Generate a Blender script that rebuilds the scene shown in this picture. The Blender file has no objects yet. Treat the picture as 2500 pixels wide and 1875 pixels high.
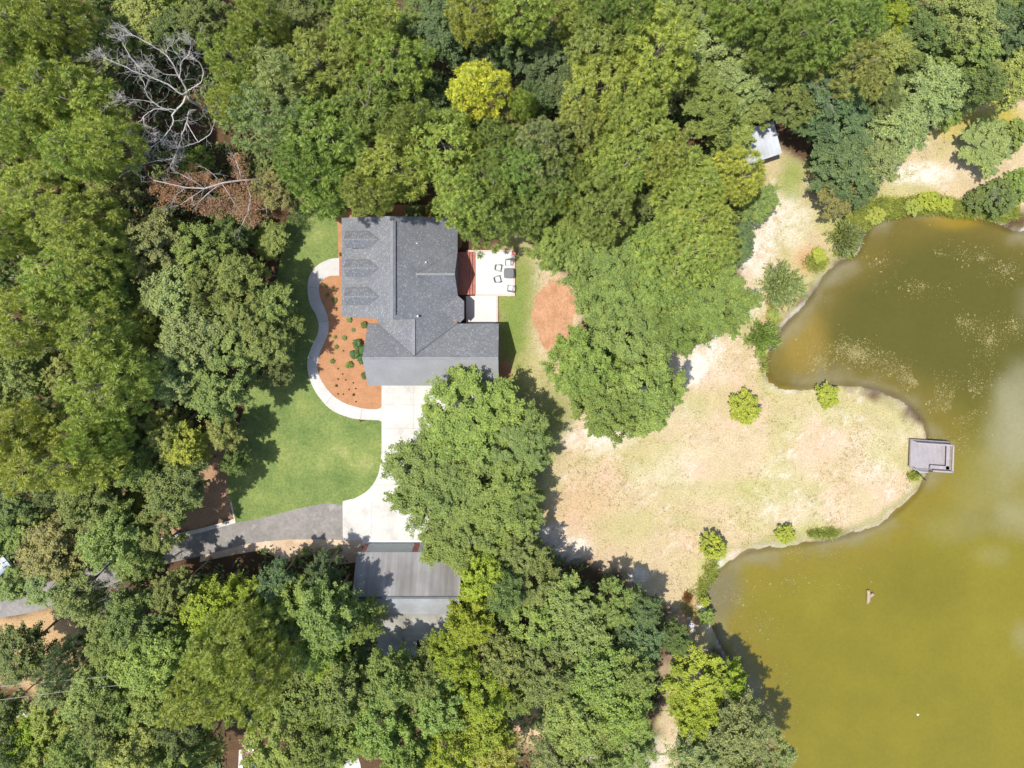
import bpy, math, random
import numpy as np
from mathutils import Vector, Matrix

# ------------------------------------------------------------------ camera, sky, sun, exposure
S = 23.0            # photograph pixels per metre on the ground
H = 74.0            # drone height
CX, CY = 1250.0, 615.0   # where the plumb line under the drone meets the photograph
SC = bpy.context.scene
COL = SC.collection

cam_d = bpy.data.cameras.new('camera')
cam_d.sensor_fit = 'HORIZONTAL'
cam_d.sensor_width = 36.0
cam_d.lens = S * H / 2500.0 * 36.0
cam_d.shift_y = -(937.5 - CY) / 2500.0
cam_d.clip_start = 0.5
cam_d.clip_end = 2000.0
cam = bpy.data.objects.new('camera', cam_d)
cam.location = (0, 0, H)
COL.objects.link(cam)
SC.camera = cam

SUN_EL = math.radians(72.0)
world = bpy.data.worlds.new('World')
SC.world = world
world.use_nodes = True
wn = world.node_tree
bg = wn.nodes['Background']
sky = wn.nodes.new('ShaderNodeTexSky')
sky.sky_type = 'NISHITA'
sky.sun_disc = False
sky.sun_elevation = SUN_EL
sky.sun_rotation = math.radians(-90.0)
sky.altitude = 100
sky.air_density = 1.0
sky.dust_density = 1.5
wn.links.new(sky.outputs[0], bg.inputs[0])
bg.inputs[1].default_value = 0.13

sun_d = bpy.data.lights.new('sun', 'SUN')
sun_d.energy = 3.4
sun_d.angle = math.radians(0.53)
sun_d.color = (1.0, 0.955, 0.88)
sun = bpy.data.objects.new('sun', sun_d)
COL.objects.link(sun)
# shadows fall towards +X and a little towards -Y
az = math.radians(-7.0)
d = Vector((math.cos(SUN_EL) * math.cos(az), math.cos(SUN_EL) * math.sin(az), -math.sin(SUN_EL)))
sun.rotation_euler = d.to_track_quat('-Z', 'Y').to_euler()

SC.view_settings.view_transform = 'Standard'
SC.view_settings.look = 'None'
SC.view_settings.exposure = 0.60
SC.view_settings.gamma = 1.0
SC.cycles.max_bounces = 8
SC.cycles.diffuse_bounces = 4
SC.cycles.transmission_bounces = 4
SC.cycles.transparent_max_bounces = 8
SC.cycles.sample_clamp_indirect = 6.0

RNG = random.Random(7)
NP = np.random.default_rng(11)


def W(px, py, z=0.0):
    """world x, y of a point at height z that shows at photograph pixel (px, py)"""
    k = (1.0 - z / H) / S
    return ((px - CX) * k, -(py - CY) * k)


def WP(px, py, z=0.0):
    x, y = W(px, py, z)
    return Vector((x, y, z))


# ------------------------------------------------------------------ objects
def tag(o, label=None, cat=None, group=None, kind=None):
    if label: o['label'] = label
    if cat: o['category'] = cat
    if group: o['group'] = group
    if kind: o['kind'] = kind
    return o


def empty(name, loc=(0, 0, 0), rz=0.0):
    o = bpy.data.objects.new(name, None)
    o.location = loc
    o.rotation_euler = (0, 0, rz)
    o.empty_display_size = 0.3
    COL.objects.link(o)
    return o


def mesh_np(name, verts, faces):
    """faces: (n,k) int array with one k, or a list of index lists"""
    me = bpy.data.meshes.new(name)
    verts = np.asarray(verts, dtype=np.float32)
    if isinstance(faces, np.ndarray):
        n, k = faces.shape
        me.vertices.add(len(verts)); me.vertices.foreach_set('co', verts.ravel())
        me.loops.add(n * k); me.loops.foreach_set('vertex_index', faces.astype(np.int32).ravel())
        me.polygons.add(n)
        me.polygons.foreach_set('loop_start', np.arange(0, n * k, k, dtype=np.int32))
        me.polygons.foreach_set('loop_total', np.full(n, k, dtype=np.int32))
        me.update(calc_edges=True)
    else:
        me.from_pydata([tuple(map(float, v)) for v in verts], [], [list(f) for f in faces])
        me.update()
    return me


def link(name, me, mat, parent=None, loc=None):
    o = bpy.data.objects.new(name, me)
    if mat and not me.materials:
        me.materials.append(mat)
    COL.objects.link(o)
    if parent: o.parent = parent
    if loc is not None: o.location = loc
    return o


class MB:
    """collects shapes, builds them as one mesh object"""
    def __init__(self):
        self.v = []; self.f = []; self.s = []

    def add(self, verts, faces, smooth=False):
        b = len(self.v)
        self.v += [tuple(v) for v in verts]
        self.f += [[i + b for i in f] for f in faces]
        self.s += [smooth] * len(faces)
        return self

    def box(self, x0, y0, z0, x1, y1, z1):
        v = [(x0, y0, z0), (x1, y0, z0), (x1, y1, z0), (x0, y1, z0), (x0, y0, z1), (x1, y0, z1), (x1, y1, z1), (x0, y1, z1)]
        return self.add(v, [(3, 2, 1, 0), (4, 5, 6, 7), (0, 1, 5, 4), (1, 2, 6, 5), (2, 3, 7, 6), (3, 0, 4, 7)])

    def prism(self, pts, z0, z1):
        """pts: counter-clockwise outline"""
        n = len(pts)
        v = [(p[0], p[1], z0) for p in pts] + [(p[0], p[1], z1) for p in pts]
        f = [list(range(n - 1, -1, -1)), list(range(n, 2 * n))] + [[i, (i + 1) % n, n + (i + 1) % n, n + i] for i in range(n)]
        return self.add(v, f)

    def slab(self, pts, t):
        """3-D polygon (counter-clockwise from above) thickened straight down"""
        n = len(pts)
        v = [tuple(p) for p in pts] + [(p[0], p[1], p[2] - t) for p in pts]
        f = [list(range(n)), list(range(2 * n - 1, n - 1, -1))] + [[i, n + i, n + (i + 1) % n, (i + 1) % n] for i in range(n)]
        return self.add(v, f)

    def bar(self, a, b, w, h):
        """a rectangular bar from a to b, width w, height h"""
        a = Vector(a); b = Vector(b)
        t = (b - a).normalized()
        s = t.cross(Vector((0, 0, 1)))
        if s.length < 1e-4: s = Vector((1, 0, 0))
        s.normalize()
        u = s.cross(t)
        s = s * w / 2; u = u * h / 2
        v = [a - s - u, a + s - u, a + s + u, a - s + u, b - s - u, b + s - u, b + s + u, b - s + u]
        return self.add(v, [(3, 2, 1, 0), (4, 5, 6, 7), (0, 1, 5, 4), (1, 2, 6, 5), (2, 3, 7, 6), (3, 0, 4, 7)])

    def tube(self, pts, radii, n=6):
        pts = [Vector(p) for p in pts]
        rings = []
        b = 0
        vs = []; fs = []
        m = len(pts)
        for i, p in enumerate(pts):
            t = (pts[min(i + 1, m - 1)] - pts[max(i - 1, 0)])
            if t.length < 1e-6: t = Vector((0, 0, 1))
            t.normalize()
            ref = Vector((0, 0, 1)) if abs(t.z) < 0.9 else Vector((1, 0, 0))
            s = t.cross(ref).normalized(); u = s.cross(t)
            for k in range(n):
                a = 2 * math.pi * k / n
                vs.append(p + (s * math.cos(a) + u * math.sin(a)) * radii[i])
        for i in range(m - 1):
            for k in range(n):
                fs.append((i * n + k, i * n + (k + 1) % n, (i + 1) * n + (k + 1) % n, (i + 1) * n + k))
        fs.append(tuple(range(n - 1, -1, -1)))
        fs.append(tuple(range((m - 1) * n, m * n)))
        return self.add(vs, fs, True)

    def mesh(self, name):
        me = mesh_np(name, np.array(self.v, dtype=np.float32), self.f)
        me.polygons.foreach_set('use_smooth', self.s)
        return me

    def build(self, name, mat, parent=None, loc=None, bevel=0.0):
        o = link(name, self.mesh(name), mat, parent, loc)
        if bevel:
            m = o.modifiers.new('bevel', 'BEVEL'); m.width = bevel; m.segments = 2; m.limit_method = 'ANGLE'
        return o


# ------------------------------------------------------------------ materials
def new_mat(name):
    m = bpy.data.materials.new(name)
    m.use_nodes = True
    return m, m.node_tree.nodes, m.node_tree.links, m.node_tree.nodes['Principled BSDF']


def noise_node(N, L, scale, detail=4.0, rough=0.6, vec=None, stretch=None):
    n = N.new('ShaderNodeTexNoise')
    n.inputs['Scale'].default_value = scale
    n.inputs['Detail'].default_value = detail
    n.inputs['Roughness'].default_value = rough
    tc = N.new('ShaderNodeTexCoord')
    src = tc.outputs['Object']
    if stretch:
        mp = N.new('ShaderNodeMapping'); mp.inputs['Scale'].default_value = stretch
        L.new(src, mp.inputs['Vector']); src = mp.outputs['Vector']
    L.new(src, n.inputs['Vector'])
    return n


def ramp(N, L, fac, stops):
    r = N.new('ShaderNodeValToRGB')
    e = r.color_ramp.elements
    e[0].position = stops[0][0]; e[0].color = (*stops[0][1], 1)
    e[1].position = stops[-1][0]; e[1].color = (*stops[-1][1], 1)
    for p, c in stops[1:-1]:
        x = e.new(p); x.color = (*c, 1)
    L.new(fac, r.inputs['Fac'])
    return r


def mixc(N, L, mode, fac, a, b):
    m = N.new('ShaderNodeMix'); m.data_type = 'RGBA'; m.blend_type = mode
    for k, v in ((0, fac), (6, a), (7, b)):
        if hasattr(v, 'links') or hasattr(v, 'is_linked'):
            L.new(v, m.inputs[k])
        elif k == 0:
            m.inputs[0].default_value = v
        else:
            m.inputs[k].default_value = (*v, 1)
    return m.outputs[2]


def surf(name, stops, scale=3.0, fine=(20.0, 0.75, 1.25), rough=0.85, spec=0.3, stretch=None, bump=0.0, fstretch=None):
    """a procedural surface: a colour ramp over broad noise, times fine noise"""
    m, N, L, b = new_mat(name)
    n = noise_node(N, L, scale, 5, 0.6, stretch=stretch)
    r = ramp(N, L, n.outputs['Fac'], stops)
    f = noise_node(N, L, fine[0], 3, 0.7, stretch=fstretch)
    fr = ramp(N, L, f.outputs['Fac'], [(0.25, (fine[1],) * 3), (0.75, (fine[2],) * 3)])
    c = mixc(N, L, 'MULTIPLY', 1.0, r.outputs['Color'], fr.outputs['Color'])
    L.new(c, b.inputs['Base Color'])
    b.inputs['Roughness'].default_value = rough
    b.inputs['Specular IOR Level'].default_value = spec
    if bump:
        bp = N.new('ShaderNodeBump'); bp.inputs['Strength'].default_value = bump; bp.inputs['Distance'].default_value = 0.05
        L.new(f.outputs['Fac'], bp.inputs['Height']); L.new(bp.outputs['Normal'], b.inputs['Normal'])
    return m


def g3(c, k): return tuple(x * k for x in c)


M = {}
M['concrete'] = surf('concrete', [(0.32, (.45, .43, .395)), (0.45, (.535, .516, .482)), (0.55, (.56, .545, .513)), (0.68, (.59, .577, .55))], .5, (5, .90, 1.08))
M['walk'] = surf('walk_concrete', [(0.32, (.47, .455, .425)), (0.68, (.56, .55, .525))], .8, (6, .93, 1.05))
M['patio'] = surf('patio_concrete', [(0.3, (.56, .55, .525)), (0.7, (.62, .61, .59))], .5, (5, .96, 1.03))
M['asphalt'] = surf('worn_asphalt', [(0.3, (.185, .17, .155)), (0.45, (.27, .25, .23)), (0.58, (.215, .20, .183)), (0.72, (.40, .375, .35))], .32, (3.5, .8, 1.18))
M['brick'] = surf('red_brick', [(0.3, (.34, .12, .09)), (0.7, (.45, .19, .14))], 2.5, (14, .7, 1.25))
M['mulch'] = surf('orange_mulch', [(0.3, (.36, .18, .088)), (0.7, (.45, .235, .12))], 1.0, (9, .72, 1.25), rough=.95)
M['lawn'] = surf('lawn_grass', [(0.30, (.11, .165, .048)), (0.45, (.155, .21, .062)), (0.6, (.205, .25, .075)), (0.72, (.29, .30, .115))], .3, (5, .68, 1.32), rough=.95, spec=.15)
M['shoulder'] = surf('sandy_soil', [(0.3, (.42, .27, .16)), (0.6, (.60, .47, .34))], .5, (7, .8, 1.15))
M['wood_grey'] = surf('weathered_deck_boards', [(0.3, (.33, .30, .305)), (0.7, (.39, .36, .365))], 1.2, (6, .9, 1.08), stretch=(1, 1, 1))
M['rail'] = surf('weathered_rail_wood', [(0.3, (.31, .275, .275)), (0.7, (.39, .35, .345))], 2, (8, .85, 1.1))
M['black_metal'] = surf('black_painted_metal', [(0.3, (.02, .02, .022)), (0.7, (.035, .035, .04))], 4, (20, .9, 1.1), rough=.45, spec=.5)
M['door_grey'] = surf('grey_door_paint', [(0.3, (.36, .40, .41)), (0.7, (.42, .46, .47))], 2, (9, .95, 1.05), rough=.5)
M['white_trim'] = surf('white_trim_paint', [(0.3, (.72, .72, .71)), (0.7, (.8, .8, .79))], 3, (9, .96, 1.03), rough=.5)
M['chair'] = surf('chair_frame_grey', [(0.3, (.40, .41, .385)), (0.7, (.50, .51, .485))], 6, (24, .85, 1.15), rough=.6)
M['cushion'] = surf('pale_grey_cushion', [(0.3, (.50, .54, .56)), (0.7, (.60, .63, .65))], 6, (24, .93, 1.06), rough=.9)
M['table'] = surf('dark_grey_table_top', [(0.3, (.12, .125, .135)), (0.7, (.16, .165, .175))], 5, (20, .9, 1.1), rough=.55)
M['bark'] = surf('bark', [(0.3, (.17, .14, .115)), (0.7, (.33, .29, .25))], 4, (16, .7, 1.3), rough=.95)
M['dead_wood'] = surf('bare_grey_wood', [(0.3, (.46, .42, .385)), (0.7, (.66, .62, .58))], 1.5, (12, .75, 1.2), rough=.9)
M['silver_wood'] = surf('silver_twigs', [(0.3, (.24, .25, .21)), (0.7, (.36, .37, .32))], 1.5, (12, .8, 1.15), rough=.9)
M['log'] = surf('drift_log', [(0.3, (.33, .25, .17)), (0.7, (.45, .35, .25))], 3, (12, .8, 1.2), rough=.85)
M['glass'] = surf('window_glass', [(0.3, (.03, .04, .05)), (0.7, (.05, .06, .07))], 2, (8, .9, 1.1), rough=.08, spec=.6)
M['tyre'] = surf('tyre_rubber', [(0.3, (.02, .02, .02)), (0.7, (.035, .035, .035))], 8, (30, .8, 1.2), rough=.85)
M['red_paint'] = surf('maroon_car_paint', [(0.3, (.15, .02, .04)), (0.7, (.18, .028, .05))], 1, (30, .95, 1.05), rough=.25, spec=.6)
M['silver_paint'] = surf('pale_silver_car_paint', [(0.3, (.40, .44, .49)), (0.7, (.45, .49, .54))], 1, (30, .95, 1.05), rough=.25, spec=.6)
M['white_plastic'] = surf('white_plastic', [(0.3, (.75, .75, .73)), (0.7, (.8, .8, .78))], 3, (20, .95, 1.05), rough=.5)
M['wire'] = surf('pale_wire', [(0.3, (.30, .30, .28)), (0.7, (.4, .4, .38))], 3, (20, .95, 1.05), rough=.6)
M['stone'] = surf('pale_stone', [(0.3, (.45, .46, .48)), (0.7, (.66, .67, .70))], 3, (14, .85, 1.1), rough=.8)
M['pole'] = surf('pole_wood', [(0.3, (.16, .12, .09)), (0.7, (.26, .2, .16))], 3, (14, .8, 1.2), rough=.9)


def shingle_mat():
    m, N, L, b = new_mat('asphalt_shingles')
    n = noise_node(N, L, 0.5, 5, .6)
    base = ramp(N, L, n.outputs['Fac'], [(0.3, (.170, .178, .190)), (0.5, (.190, .198, .210)), (0.7, (.210, .217, .225))])
    v = N.new('ShaderNodeTexVoronoi'); v.inputs['Scale'].default_value = 9.0
    tc = N.new('ShaderNodeTexCoord'); L.new(tc.outputs['Object'], v.inputs['Vector'])
    sep = N.new('ShaderNodeSeparateColor'); L.new(v.outputs['Color'], sep.inputs[0])
    vr = ramp(N, L, sep.outputs[0], [(0.0, (.80,) * 3), (0.7, (.98,) * 3), (0.84, (1.03,) * 3), (0.97, (1.42, 1.42, 1.45))])
    c = mixc(N, L, 'MULTIPLY', 1.0, base.outputs['Color'], vr.outputs['Color'])
    f = noise_node(N, L, 11, 3, .7)
    fr = ramp(N, L, f.outputs['Fac'], [(0.3, (.82,) * 3), (0.7, (1.2,) * 3)])
    c = mixc(N, L, 'MULTIPLY', 1.0, c, fr.outputs['Color'])
    L.new(c, b.inputs['Base Color'])
    b.inputs['Roughness'].default_value = .8
    b.inputs['Specular IOR Level'].default_value = .35
    bp = N.new('ShaderNodeBump'); bp.inputs['Strength'].default_value = .35; bp.inputs['Distance'].default_value = .03
    L.new(f.outputs['Fac'], bp.inputs['Height']); L.new(bp.outputs['Normal'], b.inputs['Normal'])
    return m


M['shingle'] = shingle_mat()
M['ridge'] = surf('ridge_shingles', [(0.3, (.185, .19, .20)), (0.7, (.24, .245, .255))], 2, (12, .8, 1.2), rough=.8)
M['ridge_and_shade_strip'] = surf('ridge_and_shade_strip', [(0.3, (.10, .105, .115)), (0.7, (.15, .155, .165))], 2, (12, .8, 1.2), rough=.8)  # dark strips: painted shade on dormers and main ridge, also the detached ridge cap


def metal_roof(name, lo, mid, hi, streak):
    m, N, L, b = new_mat(name)
    n = noise_node(N, L, 1.0, 5, .65, stretch=streak)
    r = ramp(N, L, n.outputs['Fac'], [(0.3, lo), (0.5, mid), (0.72, hi)])
    g = noise_node(N, L, .35, 3, .5)
    gr = ramp(N, L, g.outputs['Fac'], [(0.35, (.82, .80, .77)), (0.65, (1.12, 1.13, 1.15))])
    c = mixc(N, L, 'MULTIPLY', 1.0, r.outputs['Color'], gr.outputs['Color'])
    L.new(c, b.inputs['Base Color'])
    b.inputs['Roughness'].default_value = .6
    b.inputs['Specular IOR Level'].default_value = .35
    w = N.new('ShaderNodeTexWave'); w.inputs['Scale'].default_value = 2.2; w.bands_direction = 'X'
    tc = N.new('ShaderNodeTexCoord'); L.new(tc.outputs['Object'], w.inputs['Vector'])
    bp = N.new('ShaderNodeBump'); bp.inputs['Strength'].default_value = .07; bp.inputs['Distance'].default_value = .03
    L.new(w.outputs['Fac'], bp.inputs['Height']); L.new(bp.outputs['Normal'], b.inputs['Normal'])
    return m


M['old_roof'] = metal_roof('weathered_grey_roof', (.185, .175, .168), (.24, .232, .228), (.31, .305, .302), (1.6, .10, .10))
M['pale_roof'] = metal_roof('pale_galvanised_roof', (.34, .365, .40), (.385, .41, .44), (.43, .45, .48), (.6, .6, .6))
M['tan_roof'] = metal_roof('stained_tan_roof', (.27, .255, .22), (.35, .34, .305), (.41, .40, .375), (.5, .35, .35))
M['white_roof'] = metal_roof('bluish_white_roof', (.40, .43, .47), (.45, .48, .52), (.50, .52, .55), (.8, .8, .8))


def leaf_mat(name, lo=.72, hi=1.3, trans=.30, rough=.5, spec=.25):
    m, N, L, b = new_mat(name)
    oi = N.new('ShaderNodeObjectInfo')
    ge = N.new('ShaderNodeNewGeometry')
    r = ramp(N, L, ge.outputs['Random Per Island'], [(0.0, (lo * .92, lo, lo * 1.05)), (0.6, (1, 1, 1)), (1.0, (hi * 1.06, hi, hi * .85))])
    c = mixc(N, L, 'MULTIPLY', 1.0, oi.outputs['Color'], r.outputs['Color'])
    n = noise_node(N, L, .55, 3, .6)
    nr = ramp(N, L, n.outputs['Fac'], [(0.3, (.78, .82, .85)), (0.7, (1.2, 1.16, 1.0))])
    c = mixc(N, L, 'MULTIPLY', 1.0, c, nr.outputs['Color'])
    L.new(c, b.inputs['Base Color'])
    b.inputs['Roughness'].default_value = rough
    b.inputs['Specular IOR Level'].default_value = spec
    t = N.new('ShaderNodeBsdfTranslucent')
    tc = mixc(N, L, 'MULTIPLY', 1.0, c, (1.15, 1.2, .6))
    L.new(tc, t.inputs['Color'])
    mx = N.new('ShaderNodeMixShader'); mx.inputs[0].default_value = trans
    L.new(b.outputs[0], mx.inputs[1]); L.new(t.outputs[0], mx.inputs[2])
    L.new(mx.outputs[0], N['Material Output'].inputs['Surface'])
    return m


M['leaf'] = leaf_mat('broad_leaves')
M['needle'] = leaf_mat('pine_needles', .8, 1.2, .30, .55, .22)

# ------------------------------------------------------------------ numpy noise and polygon distance
def _hash(ix, iy, seed):
    h = (ix.astype(np.int64) * 374761393 + iy.astype(np.int64) * 668265263 + seed * 982451653) & 0xffffffff
    h = ((h ^ (h >> 13)) * 1274126177) & 0xffffffff
    return ((h ^ (h >> 16)) & 0xffff) / 65535.0


def vnoise(x, y, scale, seed):
    x = x * scale; y = y * scale
    ix = np.floor(x); iy = np.floor(y)
    fx = x - ix; fy = y - iy
    fx = fx * fx * (3 - 2 * fx); fy = fy * fy * (3 - 2 * fy)
    a = _hash(ix, iy, seed); b = _hash(ix + 1, iy, seed)
    c = _hash(ix, iy + 1, seed); e = _hash(ix + 1, iy + 1, seed)
    return (a * (1 - fx) + b * fx) * (1 - fy) + (c * (1 - fx) + e * fx) * fy


def fbm(x, y, scale, seed, oct=4):
    t = np.zeros_like(x); a = .5; tot = 0
    for i in range(oct):
        t += a * vnoise(x, y, scale * 2 ** i, seed + i * 17); tot += a; a *= .55
    return t / tot


def poly_sd(x, y, poly):
    """signed distance to a polygon, positive inside"""
    dmin = np.full(x.shape, 1e9); inside = np.zeros(x.shape, bool)
    n = len(poly)
    for i in range(n):
        x0, y0 = poly[i]; x1, y1 = poly[(i + 1) % n]
        dx, dy = x1 - x0, y1 - y0
        L2 = dx * dx + dy * dy + 1e-12
        t = np.clip(((x - x0) * dx + (y - y0) * dy) / L2, 0, 1)
        dmin = np.minimum(dmin, (x - x0 - t * dx) ** 2 + (y - y0 - t * dy) ** 2)
        cond = ((y0 > y) != (y1 > y))
        xin = dx * (y - y0) / (dy if abs(dy) > 1e-12 else 1e-12) + x0
        inside ^= cond & (x < xin)
    dd = np.sqrt(dmin)
    return np.where(inside, dd, -dd)


def sstep(a, b, v):
    t = np.clip((v - a) / (b - a), 0, 1)
    return t * t * (3 - 2 * t)


def smooth_poly(pts, closed=True, n=6):
    """Catmull-Rom through the points"""
    out = []
    m = len(pts)
    rng = range(m if closed else m - 1)
    for i in rng:
        if closed:
            p0, p1, p2, p3 = pts[i - 1], pts[i], pts[(i + 1) % m], pts[(i + 2) % m]
        else:
            p0, p1, p2, p3 = pts[max(i - 1, 0)], pts[i], pts[i + 1], pts[min(i + 2, m - 1)]
        for k in range(n):
            t = k / n
            out.append(tuple(.5 * (2 * p1[j] + (p2[j] - p0[j]) * t + (2 * p0[j] - 5 * p1[j] + 4 * p2[j] - p3[j]) * t * t
                                   + (3 * p1[j] - p0[j] - 3 * p2[j] + p3[j]) * t ** 3) for j in range(2)))
    if not closed: out.append(tuple(pts[-1]))
    return out


def wpoly(pts, z=0.0):
    return [W(px, py, z) for px, py in pts]


# ------------------------------------------------------------------ ground sheet with the pond basin
SHORE_PX = [(3100, 560), (2700, 545), (2500, 560), (2440, 545), (2380, 528), (2300, 516), (2230, 518), (2170, 528), (2130, 545), (2112, 575), (2085, 622),
            (2040, 645), (2000, 690), (1975, 730), (1935, 775), (1900, 815), (1880, 850), (1868, 893), (1882, 932), (1915, 949),
            (1989, 950), (2051, 943), (2125, 950), (2192, 973), (2238, 1008), (2260, 1051), (2268, 1100), (2262, 1150), (2249, 1187),
            (2213, 1228), (2147, 1277), (2068, 1305), (1989, 1322), (1910, 1332), (1842, 1342), (1780, 1368), (1738, 1403), (1720, 1447),
            (1727, 1503), (1750, 1560), (1785, 1620), (1820, 1700), (1850, 1800), (1880, 1900), (1900, 2000), (2000, 2150), (3100, 2150)]
SHORE = smooth_poly(wpoly(SHORE_PX), True, 4)

TAN = np.array((.475, .375, .225)); SAND = np.array((.62, .54, .43)); STRAW = np.array((.20, .115, .065))
RUST = np.array((.40, .205, .105)); GRASS = np.array((.20, .235, .06)); GRASS2 = np.array((.36, .35, .13)); DARKF = np.array((.075, .055, .032))
PINKS = np.array((.52, .385, .255)); WHITE = np.array((.70, .67, .63))

CLEAR_PX = [(1255, 560), (1330, 620), (1390, 680), (1450, 900), (1600, 860), (1780, 760), (1815, 600), (1830, 560), (1850, 430), (1840, 380), (1905, 360),
            (1960, 400), (1990, 470), (2060, 530), (2150, 440), (2210, 360), (2290, 285), (2380, 240), (2520, 260), (2700, 300), (2700, 520), (2440, 520), (2300, 500), (2150, 520),
            (2040, 640), (1900, 800), (1865, 930), (2060, 930), (2270, 1040), (2280, 1170), (2150, 1290), (1840, 1350), (1720, 1440),
            (1740, 1560), (1690, 1700), (1670, 1990), (1560, 1990), (1640, 1680), (1640, 1500), (1560, 1430), (1400, 1350), (1330, 1310), (1310, 1200), (1300, 1080),
            (1230, 960), (1215, 800), (1215, 600)]
STRAWPATCH = [(-60, 1500), (60, 1510), (160, 1490), (200, 1540), (175, 1640), (160, 1700), (60, 1680), (-60, 1660)]
SIDESTRAW = [(470, 1060), (560, 1070), (560, 1180), (570, 1262), (470, 1300), (400, 1320), (380, 1250), (440, 1180)]


def blob(X, Y, px, py, rx, ry, seed, soft=.6, nz=.8):
    x0, y0 = W(px, py)
    r = np.sqrt(((X - x0) / (rx / S)) ** 2 + ((Y - y0) / (ry / S)) ** 2)
    r = r + (fbm(X, Y, .35, seed) - .5) * nz
    return 1 - sstep(1 - soft, 1 + soft * .4, r)


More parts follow.
